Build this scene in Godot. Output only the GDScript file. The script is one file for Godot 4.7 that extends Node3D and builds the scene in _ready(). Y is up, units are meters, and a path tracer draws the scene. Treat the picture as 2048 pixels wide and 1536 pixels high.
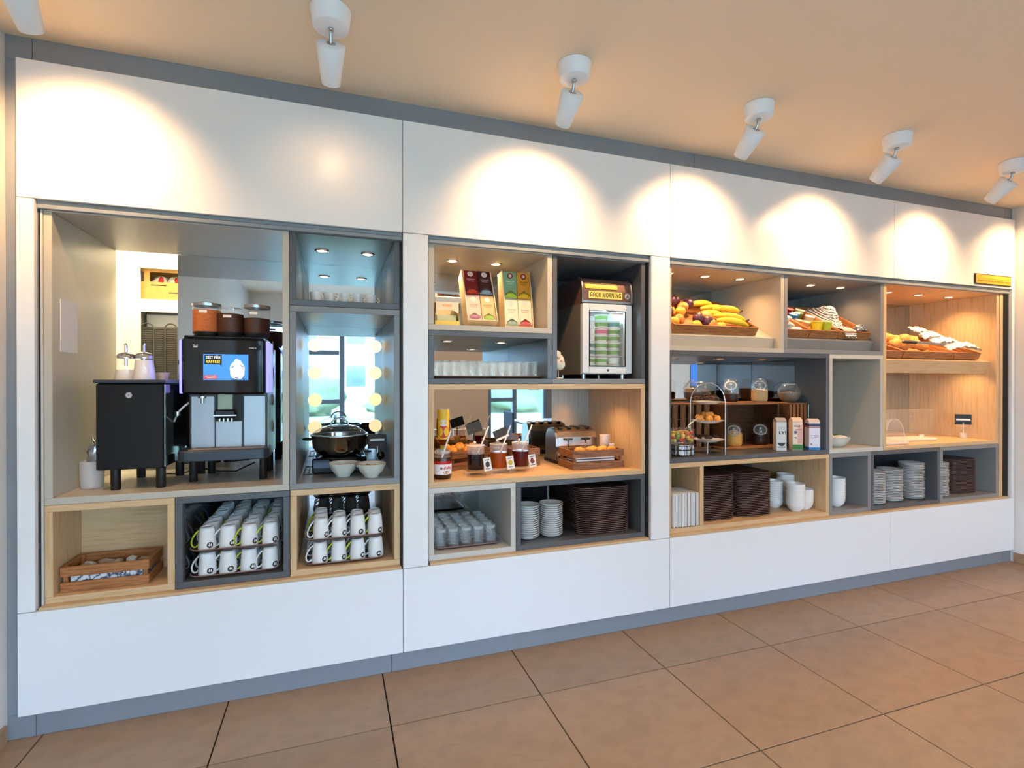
extends Node3D

# ---------------------------------------------------------------- camera, sky, exposure
func set_up_view() -> void:
	var cam := Camera3D.new()
	cam.name = "camera"
	cam.fov = 73.33
	cam.near = 0.02
	cam.far = 400.0
	cam.position = Vector3(-1.4465, 1.3218, 2.3748)
	cam.rotation = Vector3(-0.0037, -0.332497, 0)
	add_child(cam)
	cam.current = true
	var env := Environment.new()
	env.background_mode = Environment.BG_SKY
	var sky := Sky.new()
	var sm := ProceduralSkyMaterial.new()
	sm.sky_top_color = Color(0.61, 0.78, 0.96)
	sm.sky_horizon_color = Color(0.815, 0.908, 0.985)
	sm.ground_bottom_color = Color(0.35, 0.36, 0.36)
	sm.ground_horizon_color = Color(0.6, 0.63, 0.66)
	sm.sky_energy_multiplier = SKY
	sm.ground_energy_multiplier = 1.0
	sky.sky_material = sm
	env.sky = sky
	env.tonemap_mode = Environment.TONE_MAPPER_LINEAR
	env.tonemap_exposure = EXPOSURE
	env.sdfgi_enabled = true
	env.ssao_enabled = true
	env.ssil_enabled = true
	var we := WorldEnvironment.new()
	we.name = "surroundings"
	we.environment = env
	add_child(we)

const SKY := 4.2
const EXPOSURE := 1.08
const SPOT_ENERGY := 1.1
const DOWN_ENERGY := 0.26
const SPOT_COLOR := Color(1.0, 0.79, 0.56)
const DOWN_COLOR := Color(1.0, 0.79, 0.56)
const EYE := Vector3(-1.4465, 1.3218, 2.3748)

# ---------------------------------------------------------------- naming and tagging
var taken := {}
func numbered(called: String) -> String:
	var n: int = taken.get(called, 0)
	taken[called] = n + 1
	return called if n == 0 else "%s_%03d" % [called, n]

func tag(o: Node, label: String, category: String, group := "") -> Node:
	o.set_meta("label", label)
	o.set_meta("category", category)
	if group:
		o.set_meta("group", group)
	return o

func thing(called: String, label: String, category: String, at := Vector3.ZERO, turn := 0.0, group := "") -> Node3D:
	var o := Node3D.new()
	o.name = numbered(called)
	add_child(o)
	o.position = at
	o.rotation.y = turn
	tag(o, label, category, group)
	return o

func dup(src: Node3D, at: Vector3, turn: float, label: String) -> Node3D:
	var r: Node3D = src.duplicate()
	var base := str(src.name)
	if base.length() > 4 and base.substr(base.length() - 3).is_valid_int():
		base = base.left(base.length() - 4)
	r.name = numbered(base)
	add_child(r)
	r.position = at
	r.rotation.y = turn
	r.set_meta("label", label)
	return r

func part(called: String, m: Mesh, mat: Material, parent: Node3D, at := Vector3.ZERO, rot := Vector3.ZERO) -> MeshInstance3D:
	var mi := MeshInstance3D.new()
	mi.name = called
	mi.mesh = m
	mi.material_override = mat
	parent.add_child(mi, true)
	mi.position = at
	mi.rotation = rot
	return mi

func struct(called: String, m: Mesh, mat: Material, at := Vector3.ZERO) -> MeshInstance3D:
	var mi := part(called, m, mat, self, at)
	mi.set_meta("kind", "structure")
	return mi

func stuff(o: Node) -> Node:
	o.set_meta("kind", "stuff")
	return o

const ORD := ["first", "second", "third", "fourth", "fifth", "sixth", "seventh", "eighth", "ninth", "tenth", "eleventh", "twelfth", "thirteenth", "fourteenth", "fifteenth", "sixteenth", "seventeenth", "eighteenth", "nineteenth", "twentieth", "twenty-first", "twenty-second", "twenty-third", "twenty-fourth", "twenty-fifth", "twenty-sixth", "twenty-seventh", "twenty-eighth", "twenty-ninth", "thirtieth", "thirty-first", "thirty-second"]
func from_top(i_from_bottom: int, n: int) -> String:
	var k := n - 1 - i_from_bottom
	return "topmost" if k == 0 else ("lowest" if i_from_bottom == 0 else ORD[k] + " from the top")

# ---------------------------------------------------------------- mesh building
class MB:
	var v := PackedVector3Array()
	var n := PackedVector3Array()
	var uv := PackedVector2Array()
	var xf := Transform3D()

	func tri(a: Vector3, b: Vector3, c: Vector3, na: Vector3, nb: Vector3, nc: Vector3) -> void:
		a = xf * a; b = xf * b; c = xf * c
		na = (xf.basis * na).normalized(); nb = (xf.basis * nb).normalized(); nc = (xf.basis * nc).normalized()
		if (b - a).cross(c - a).dot(na + nb + nc) > 0:
			v.append_array([a, c, b]); n.append_array([na, nc, nb])
		else:
			v.append_array([a, b, c]); n.append_array([na, nb, nc])

	func quad(a: Vector3, b: Vector3, c: Vector3, d: Vector3, na: Vector3, nb: Vector3, nc: Vector3, nd: Vector3) -> void:
		tri(a, b, c, na, nb, nc)
		tri(a, c, d, na, nc, nd)

	func face(a: Vector3, b: Vector3, c: Vector3, d: Vector3, out: Vector3) -> MB:
		var nn := (b - a).cross(c - a).normalized()
		if nn.length() < 0.5:
			nn = (c - a).cross(d - a).normalized()
		if nn.dot(out) < 0:
			nn = -nn
		quad(a, b, c, d, nn, nn, nn, nn)
		return self

	func box(c: Vector3, s: Vector3, bev := 0.0) -> MB:
		var h := s * 0.5
		var b := minf(bev, minf(h.x, minf(h.y, h.z)) * 0.9)
		for ax in 3:
			for sg in [-1.0, 1.0]:
				var a1 := (ax + 1) % 3
				var a2 := (ax + 2) % 3
				var pts := []
				for q in [[-1, -1], [1, -1], [1, 1], [-1, 1]]:
					var p := Vector3.ZERO
					p[ax] = sg * h[ax]
					p[a1] = q[0] * (h[a1] - b)
					p[a2] = q[1] * (h[a2] - b)
					pts.append(c + p)
				var o := Vector3.ZERO
				o[ax] = sg
				face(pts[0], pts[1], pts[2], pts[3], o)
		if b > 0.0:
			for ax in 3:  # edges along ax
				var a1 := (ax + 1) % 3
				var a2 := (ax + 2) % 3
				for s1 in [-1.0, 1.0]:
					for s2 in [-1.0, 1.0]:
						var pts := []
						for q in [[-1, 0], [1, 0], [1, 1], [-1, 1]]:
							var p := Vector3.ZERO
							p[ax] = q[0] * (h[ax] - b)
							p[a1] = s1 * (h[a1] - (b if q[1] == 1 else 0.0))
							p[a2] = s2 * (h[a2] - (0.0 if q[1] == 1 else b))
							pts.append(c + p)
						var o := Vector3.ZERO
						o[a1] = s1
						o[a2] = s2
						face(pts[0], pts[1], pts[2], pts[3], o)
			for sx in [-1.0, 1.0]:
				for sy in [-1.0, 1.0]:
					for sz in [-1.0, 1.0]:
						var k := Vector3(sx, sy, sz)
						var p := c + Vector3(sx * h.x, sy * h.y, sz * h.z)
						var nn := k.normalized()
						tri(p - Vector3(0, sy * b, sz * b), p - Vector3(sx * b, 0, sz * b), p - Vector3(sx * b, sy * b, 0), nn, nn, nn)
		return self

	# profile of (radius, height), outside walked upwards
	func lathe(pr: Array, seg := 20, c := Vector3.ZERO, squash := Vector2.ONE) -> MB:
		var m := pr.size()
		var dirs := []
		for i in m - 1:
			var d: Vector2 = pr[i + 1] - pr[i]
			dirs.append(Vector2(d.y, -d.x).normalized())
		for i in m - 1:
			var d: Vector2 = dirs[i]
			var d0: Vector2 = d
			var d1: Vector2 = d
			if i > 0 and d.dot(dirs[i - 1]) > 0.6:
				d0 = (d + dirs[i - 1]).normalized()
			if i < m - 2 and d.dot(dirs[i + 1]) > 0.6:
				d1 = (d + dirs[i + 1]).normalized()
			var p: Vector2 = pr[i]
			var q: Vector2 = pr[i + 1]
			for k in seg:
				var t0 := TAU * k / seg
				var t1 := TAU * (k + 1) / seg
				var e0 := Vector3(cos(t0) * squash.x, 0, sin(t0) * squash.y)
				var e1 := Vector3(cos(t1) * squash.x, 0, sin(t1) * squash.y)
				var A := c + e0 * p.x + Vector3.UP * p.y
				var B := c + e1 * p.x + Vector3.UP * p.y
				var C := c + e1 * q.x + Vector3.UP * q.y
				var D := c + e0 * q.x + Vector3.UP * q.y
				var f0 := Vector3(cos(t0) / squash.x, 0, sin(t0) / squash.y).normalized()
				var f1 := Vector3(cos(t1) / squash.x, 0, sin(t1) / squash.y).normalized()
				if p.x > 1e-6:
					tri(A, B, C, f0 * d0.x + Vector3.UP * d0.y, f1 * d0.x + Vector3.UP * d0.y, f1 * d1.x + Vector3.UP * d1.y)
				if q.x > 1e-6:
					tri(A, C, D, f0 * d0.x + Vector3.UP * d0.y, f1 * d1.x + Vector3.UP * d1.y, f0 * d1.x + Vector3.UP * d1.y)
		return self

	func cyl(c: Vector3, r: float, h: float, seg := 18, r2 := -1.0) -> MB:
		var t := r if r2 < 0 else r2
		return lathe([Vector2(0, 0), Vector2(r, 0), Vector2(t, h), Vector2(0, h)], seg, c)

	func tube(pts: Array, r: float, seg := 8, r_end := -1.0) -> MB:
		var m := pts.size()
		var rings := []
		var up := Vector3.UP
		for i in m:
			var d: Vector3 = (pts[mini(i + 1, m - 1)] - pts[maxi(i - 1, 0)]).normalized()
			if i == 0:
				up = Vector3.UP if absf(d.y) < 0.9 else Vector3.RIGHT
			var x := up.cross(d).normalized()
			up = d.cross(x).normalized()
			var rr := r if r_end < 0 else lerpf(r, r_end, float(i) / (m - 1))
			var ring := []
			for k in seg:
				var t := TAU * k / seg
				var e := x * cos(t) + up * sin(t)
				ring.append([pts[i] + e * rr, e])
			rings.append(ring)
		for i in m - 1:
			for k in seg:
				var a = rings[i][k]
				var b = rings[i][(k + 1) % seg]
				var cc = rings[i + 1][(k + 1) % seg]
				var d2 = rings[i + 1][k]
				quad(a[0], b[0], cc[0], d2[0], a[1], b[1], cc[1], d2[1])
		for e in [[0, 1], [m - 1, m - 2]]:
			var nn: Vector3 = (pts[e[0]] - pts[e[1]]).normalized()
			for k in seg:
				tri(pts[e[0]], rings[e[0]][k][0], rings[e[0]][(k + 1) % seg][0], nn, nn, nn)
		return self

	# polygon in x,y pulled along z from z0 to z1
	func prism(poly: PackedVector2Array, z0: float, z1: float) -> MB:
		var ix := Geometry2D.triangulate_polygon(poly)
		for k in range(0, ix.size(), 3):
			for zz in [[z0, -1.0], [z1, 1.0]]:
				var nn := Vector3(0, 0, zz[1]) * signf(z1 - z0)
				tri(Vector3(poly[ix[k]].x, poly[ix[k]].y, zz[0]), Vector3(poly[ix[k + 1]].x, poly[ix[k + 1]].y, zz[0]), Vector3(poly[ix[k + 2]].x, poly[ix[k + 2]].y, zz[0]), nn, nn, nn)
		var area := 0.0
		for i in poly.size():
			area += poly[i].cross(poly[(i + 1) % poly.size()])
		for i in poly.size():
			var a := poly[i]
			var b := poly[(i + 1) % poly.size()]
			var d := (b - a)
			var o := Vector2(d.y, -d.x).normalized() * signf(area)
			face(Vector3(a.x, a.y, z0), Vector3(b.x, b.y, z0), Vector3(b.x, b.y, z1), Vector3(a.x, a.y, z1), Vector3(o.x, o.y, 0))
		return self

	# a lump: sphere with radii and waviness
	func lump(c: Vector3, rad: Vector3, seg := 14, rough := 0.0, sd := 1, flat := -1.0) -> MB:
		var nz := FastNoiseLite.new()
		nz.seed = sd
		nz.frequency = 1.1
		var rows := maxi(5, seg / 2)
		var P := []
		for i in rows + 1:
			var row := []
			for k in seg:
				var ph := PI * i / rows
				var th := TAU * k / seg
				var e := Vector3(sin(ph) * cos(th), cos(ph), sin(ph) * sin(th))
				var s := 1.0 + rough * nz.get_noise_3dv(e * 1.3 + Vector3(sd, 0, 0)) * 2.0
				var p := e * rad * s
				if flat > -1.0 and p.y < flat:
					p.y = flat
				row.append(c + p)
			P.append(row)
		var N := []
		for i in rows + 1:
			var row := []
			for k in seg:
				if i == 0 or i == rows:
					row.append(Vector3(0, 1 if i == 0 else -1, 0))
				else:
					var du: Vector3 = P[i][(k + 1) % seg] - P[i][(k + seg - 1) % seg]
					var dv: Vector3 = P[i + 1][k] - P[i - 1][k]
					var q := du.cross(dv).normalized()
					row.append(q if q.dot(P[i][k] - c) > 0 else -q)
			N.append(row)
		for i in rows:
			for k in seg:
				var k2 := (k + 1) % seg
				quad(P[i][k], P[i][k2], P[i + 1][k2], P[i + 1][k], N[i][k], N[i][k2], N[i + 1][k2], N[i + 1][k])
		return self

	# height field over a rectangle, both sides, thickness t
	func sheet(f: Callable, x0: float, x1: float, z0: float, z1: float, nx: int, nz: int, t: float) -> MB:
		var P := []
		for i in nx + 1:
			var row := []
			for j in nz + 1:
				row.append(f.call(lerpf(x0, x1, float(i) / nx), lerpf(z0, z1, float(j) / nz)))
			P.append(row)
		var N := []
		for i in nx + 1:
			var row := []
			for j in nz + 1:
				var du: Vector3 = P[mini(i + 1, nx)][j] - P[maxi(i - 1, 0)][j]
				var dv: Vector3 = P[i][mini(j + 1, nz)] - P[i][maxi(j - 1, 0)]
				row.append(dv.cross(du).normalized())
			N.append(row)
		for i in nx:
			for j in nz:
				for sd in [0.0, 1.0]:
					var q := []
					for w in [[i, j], [i + 1, j], [i + 1, j + 1], [i, j + 1]]:
						var nn: Vector3 = N[w[0]][w[1]]
						q.append([P[w[0]][w[1]] - nn * t * sd, nn * (1.0 - 2.0 * sd)])
					quad(q[0][0], q[1][0], q[2][0], q[3][0], q[0][1], q[1][1], q[2][1], q[3][1])
		return self

	func done() -> ArrayMesh:
		var a := []
		a.resize(Mesh.ARRAY_MAX)
		a[Mesh.ARRAY_VERTEX] = v
		a[Mesh.ARRAY_NORMAL] = n
		var m := ArrayMesh.new()
		m.add_surface_from_arrays(Mesh.PRIMITIVE_TRIANGLES, a)
		return m

func mb() -> MB:
	return MB.new()

func bx(s: Vector3, bev := 0.0, c := Vector3.ZERO) -> ArrayMesh:
	return mb().box(c, s, bev).done()

# ---------------------------------------------------------------- materials
var M := {}
func mat(c: Color, rough := 0.5, metal := 0.0) -> StandardMaterial3D:
	var m := StandardMaterial3D.new()
	m.albedo_color = c
	m.roughness = rough
	m.metallic = metal
	return m

func glow(c: Color, e: float) -> StandardMaterial3D:
	var m := mat(c, 0.4)
	m.emission_enabled = true
	m.emission = c
	m.emission_energy_multiplier = e
	return m

func glass(c: Color, alpha: float) -> StandardMaterial3D:
	var m := mat(Color(c.r, c.g, c.b, alpha), 0.03)
	m.transparency = BaseMaterial3D.TRANSPARENCY_ALPHA
	return m

func noise_tex(freq: float, cols: Array, sd := 1, fractal := 4, kind := FastNoiseLite.TYPE_SIMPLEX_SMOOTH, size := 512) -> NoiseTexture2D:
	var nz := FastNoiseLite.new()
	nz.seed = sd
	nz.frequency = freq
	nz.noise_type = kind
	nz.fractal_octaves = fractal
	var t := NoiseTexture2D.new()
	t.width = size
	t.height = size
	t.seamless = true
	t.noise = nz
	var g := Gradient.new()
	var off := PackedFloat32Array()
	var cc := PackedColorArray()
	for i in cols.size():
		off.append(float(i) / (cols.size() - 1))
		cc.append(cols[i])
	g.offsets = off
	g.colors = cc
	t.color_ramp = g
	return t

func wooden(tex: Texture2D, sc: Vector3, rough := 0.5, world := true) -> StandardMaterial3D:
	var m := mat(Color.WHITE, rough)
	m.albedo_texture = tex
	m.uv1_triplanar = true
	m.uv1_world_triplanar = world
	m.uv1_scale = sc
	m.uv1_triplanar_sharpness = 8.0
	return m

func set_up_materials() -> void:
	var oak := noise_tex(0.012, [Color(0.745, 0.595, 0.42), Color(0.81, 0.675, 0.50), Color(0.845, 0.715, 0.545), Color(0.775, 0.63, 0.455)], 3)
	M.oak_h = wooden(oak, Vector3(0.5, 6, 6), 0.45)
	M.oak_v = wooden(oak, Vector3(6, 0.5, 6), 0.45)
	var walnut := noise_tex(0.012, [Color(0.30, 0.18, 0.10), Color(0.47, 0.30, 0.175), Color(0.58, 0.39, 0.24), Color(0.40, 0.25, 0.14)], 7)
	M.crate_x = wooden(walnut, Vector3(1.2, 14, 14), 0.55, false)
	M.crate_z = wooden(walnut, Vector3(14, 14, 1.2), 0.55, false)
	M.crate_y = wooden(walnut, Vector3(14, 1.2, 14), 0.55, false)
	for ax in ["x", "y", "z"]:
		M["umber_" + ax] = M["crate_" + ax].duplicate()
		M["umber_" + ax].albedo_color = Color(0.62, 0.60, 0.58)  # crate wood darkened: shade of the crate insides put into the colour
	var acacia := noise_tex(0.012, [Color(0.46, 0.27, 0.13), Color(0.60, 0.38, 0.20), Color(0.70, 0.47, 0.27), Color(0.53, 0.33, 0.17)], 9)
	M.acacia_x = wooden(acacia, Vector3(1.2, 14, 14), 0.55, false)
	M.acacia_z = wooden(acacia, Vector3(14, 14, 1.2), 0.55, false)
	M.acacia_y = wooden(acacia, Vector3(14, 1.2, 14), 0.55, false)
	var tile := noise_tex(0.008, [Color(0.605, 0.488, 0.375), Color(0.635, 0.513, 0.397), Color(0.66, 0.538, 0.417), Color(0.615, 0.497, 0.385)], 5, 6, FastNoiseLite.TYPE_SIMPLEX_SMOOTH, 1024)
	M.tile = wooden(tile, Vector3(0.7, 0.7, 1.1), 0.38)
	M.tile_b = M.tile.duplicate()
	M.tile_b.albedo_color = Color(0.96, 0.96, 0.955)
	M.tile_c = M.tile.duplicate()
	M.tile_c.albedo_color = Color(0.985, 0.97, 0.96)
	M.grout = mat(Color(0.15, 0.115, 0.095), 0.9)
	M.skirting = wooden(tile, Vector3(0.7, 0.7, 1.1), 0.45)
	M.panel_white = mat(Color(0.93, 0.93, 0.925), 0.32)
	M.wall = mat(Color(0.90, 0.885, 0.86), 0.8)
	M.ceiling = mat(Color(0.92, 0.84, 0.73), 0.85)
	M.surround = mat(Color(0.52, 0.54, 0.565), 0.5)
	M.taupe = mat(Color(0.735, 0.71, 0.65), 0.36)
	M.pale = mat(Color(0.78, 0.765, 0.73), 0.4)
	M.grey = mat(Color(0.52, 0.52, 0.52), 0.38)
	M.dark = mat(Color(0.335, 0.345, 0.36), 0.3)
	M.darkgloss = mat(Color(0.22, 0.23, 0.24), 0.08, 0.35)
	M.rail = mat(Color(0.52, 0.555, 0.585), 0.4)
	M.track = mat(Color(0.03, 0.03, 0.03), 0.6)
	M.mirror = mat(Color(0.82, 0.86, 0.88), 0.015, 1.0)
	M.lampwhite = mat(Color(0.93, 0.93, 0.93), 0.4)
	M.smoked = mat(Color(0.40, 0.41, 0.42), 0.05, 1.0)
	M.chrome = mat(Color(0.85, 0.85, 0.86), 0.12, 1.0)
	M.steel = mat(Color(0.72, 0.73, 0.74), 0.28, 1.0)
	M.brushed = mat(Color(0.66, 0.67, 0.69), 0.38, 0.9)
	M.black = mat(Color(0.13, 0.145, 0.16), 0.07, 0.55)
	M.blackmatt = mat(Color(0.06, 0.06, 0.065), 0.5)
	M.navy = mat(Color(0.22, 0.25, 0.29), 0.32, 0.3)
	M.china = mat(Color(0.93, 0.93, 0.925), 0.12)
	M.porcelain = mat(Color(0.90, 0.905, 0.90), 0.18)
	M.stoneware = mat(Color(0.80, 0.81, 0.77), 0.3)
	M.stoneware_in = mat(Color(0.62, 0.58, 0.52), 0.4)
	M.lime = mat(Color(0.74, 0.80, 0.20), 0.2)
	M.olive = mat(Color(0.16, 0.15, 0.08), 0.4)
	M.tray = mat(Color(0.33, 0.235, 0.21), 0.42)
	M.tray_edge = mat(Color(0.55, 0.44, 0.41), 0.35)
	M.glass = glass(Color(0.95, 0.98, 0.98), 0.06)
	M.glass_thick = glass(Color(0.90, 0.96, 0.96), 0.05)
	M.frosted = glass(Color(0.93, 0.91, 0.90), 0.45)
	M.frosted.roughness = 0.2
	M.glass_shine = glass(Color(0.92, 0.96, 0.97), 0.30)
	M.tumbler = glass(Color(0.93, 0.97, 0.98), 0.12)
	M.acrylic = glass(Color(0.97, 0.97, 0.97), 0.05)
	M.window_glass = glass(Color(0.95, 0.98, 1.0), 0.03)
	M.paper = mat(Color(0.90, 0.89, 0.87), 0.8)
	M.cloth = wooden(noise_tex(0.02, [Color(0.88, 0.88, 0.88), Color(0.93, 0.93, 0.92), Color(0.22, 0.24, 0.30), Color(0.90, 0.90, 0.90), Color(0.93, 0.92, 0.92)], 21), Vector3(3, 3, 3), 0.85, false)
	M.stripe = stripes()
	M.printed = wooden(noise_tex(0.012, [Color(0.90, 0.91, 0.93), Color(0.93, 0.93, 0.94), Color(0.92, 0.92, 0.93), Color(0.20, 0.24, 0.32), Color(0.92, 0.92, 0.93), Color(0.93, 0.93, 0.94), Color(0.90, 0.91, 0.93)], 23), Vector3(3.4, 3.4, 3.4), 0.8, false)
	M.napkin = mat(Color(0.92, 0.915, 0.90), 0.8)
	M.cream_disc = mat(Color(0.90, 0.80, 0.60), 0.55)
	M.brown_disc = mat(Color(0.46, 0.26, 0.15), 0.55)
	M.yellow = mat(Color(0.95, 0.78, 0.12), 0.5)
	M.red = mat(Color(0.75, 0.10, 0.10), 0.45)
	M.text_dark = mat(Color(0.06, 0.06, 0.06), 0.6)
	M.text_white = mat(Color(0.93, 0.93, 0.93), 0.6)
	M.beans = wooden(noise_tex(0.05, [Color(0.10, 0.05, 0.03), Color(0.32, 0.17, 0.09), Color(0.16, 0.08, 0.05), Color(0.42, 0.25, 0.14)], 31, 3, FastNoiseLite.TYPE_CELLULAR), Vector3(6, 6, 6), 0.5, false)
	M.cocoa = wooden(noise_tex(0.02, [Color(0.62, 0.33, 0.16), Color(0.74, 0.42, 0.22), Color(0.68, 0.38, 0.20)], 33), Vector3(6, 6, 6), 0.8, false)
	M.oats = wooden(noise_tex(0.05, [Color(0.55, 0.40, 0.22), Color(0.85, 0.72, 0.50), Color(0.72, 0.56, 0.34), Color(0.92, 0.84, 0.66), Color(0.25, 0.15, 0.08)], 35, 3, FastNoiseLite.TYPE_CELLULAR), Vector3(6, 6, 6), 0.7, false)
	M.flakes = wooden(noise_tex(0.05, [Color(0.66, 0.42, 0.14), Color(0.88, 0.68, 0.34), Color(0.78, 0.55, 0.24), Color(0.92, 0.78, 0.46)], 37, 3, FastNoiseLite.TYPE_CELLULAR), Vector3(6, 6, 6), 0.7, false)
	M.choc = wooden(noise_tex(0.05, [Color(0.09, 0.045, 0.03), Color(0.24, 0.12, 0.08), Color(0.16, 0.08, 0.05), Color(0.30, 0.17, 0.11)], 39, 3, FastNoiseLite.TYPE_CELLULAR), Vector3(6, 6, 6), 0.5, false)
	M.seeds = wooden(noise_tex(0.05, [Color(0.28, 0.20, 0.12), Color(0.52, 0.42, 0.28), Color(0.40, 0.32, 0.22), Color(0.62, 0.54, 0.40)], 41, 3, FastNoiseLite.TYPE_CELLULAR), Vector3(6, 6, 6), 0.7, false)
	M.crust = wooden(noise_tex(0.02, [Color(0.62, 0.36, 0.14), Color(0.80, 0.54, 0.25), Color(0.88, 0.66, 0.36), Color(0.74, 0.47, 0.20)], 43), Vector3(5, 5, 5), 0.7, false)
	M.roll = wooden(noise_tex(0.02, [Color(0.86, 0.50, 0.16), Color(0.93, 0.64, 0.28), Color(0.95, 0.72, 0.38)], 45), Vector3(5, 5, 5), 0.65, false)
	M.banana = wooden(noise_tex(0.015, [Color(0.72, 0.58, 0.06), Color(0.90, 0.76, 0.14), Color(0.93, 0.80, 0.20), Color(0.80, 0.72, 0.14)], 47), Vector3(4, 4, 4), 0.5, false)
	M.plum = wooden(noise_tex(0.015, [Color(0.16, 0.06, 0.12), Color(0.28, 0.10, 0.18), Color(0.36, 0.22, 0.34), Color(0.22, 0.08, 0.13)], 49), Vector3(6, 6, 6), 0.35, false)
	M.peach = wooden(noise_tex(0.01, [Color(0.78, 0.22, 0.12), Color(0.90, 0.50, 0.22), Color(0.94, 0.68, 0.30), Color(0.82, 0.30, 0.16)], 51), Vector3(5, 5, 5), 0.5, false)
	M.lemon = mat(Color(0.93, 0.70, 0.20), 0.45)
	M.stalk = mat(Color(0.22, 0.17, 0.08), 0.8)
	M.card = wooden(noise_tex(0.02, [Color(0.72, 0.55, 0.30), Color(0.78, 0.60, 0.34), Color(0.75, 0.58, 0.32)], 53), Vector3(2, 2, 2), 0.85, false)
	M.lawn = wooden(noise_tex(0.03, [Color(0.42, 0.46, 0.34), Color(0.50, 0.54, 0.41), Color(0.46, 0.50, 0.38)], 55), Vector3(0.3, 0.3, 0.3), 0.9)
	M.hedge = wooden(noise_tex(0.05, [Color(0.30, 0.35, 0.24), Color(0.42, 0.47, 0.34), Color(0.36, 0.41, 0.29)], 57), Vector3(0.8, 0.8, 0.8), 0.9)

func stripes() -> StandardMaterial3D:
	var im := Image.create(64, 64, false, Image.FORMAT_RGB8)
	im.fill(Color(0.90, 0.89, 0.88))
	for k in 8:
		im.fill_rect(Rect2i(0, k * 8, 64, 3), Color(0.16, 0.18, 0.26))
	var m := wooden(ImageTexture.create_from_image(im), Vector3(9, 9, 9), 0.85, false)
	return m

var font: SystemFont
func text(called: String, s: String, h: float, m: Material, parent: Node3D, at: Vector3, rot := Vector3.ZERO, width := 0.0) -> MeshInstance3D:
	if font == null:
		font = SystemFont.new()
		font.font_names = PackedStringArray(["Droid Sans"])
		font.font_weight = 700
	var t := TextMesh.new()
	t.font = font
	t.text = s
	t.font_size = 64
	t.pixel_size = 0.001
	t.depth = 0.02
	t.curve_step = 4.0
	var bb := t.get_aabb()
	var k := h / maxf(bb.size.y, 1e-5)
	var kx := k if width <= 0.0 else width / maxf(bb.size.x, 1e-5)
	var o := part(called, t, m, parent, at, rot)
	o.basis = o.basis * Basis.from_scale(Vector3(kx, k, 0.03))
	return o

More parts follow.
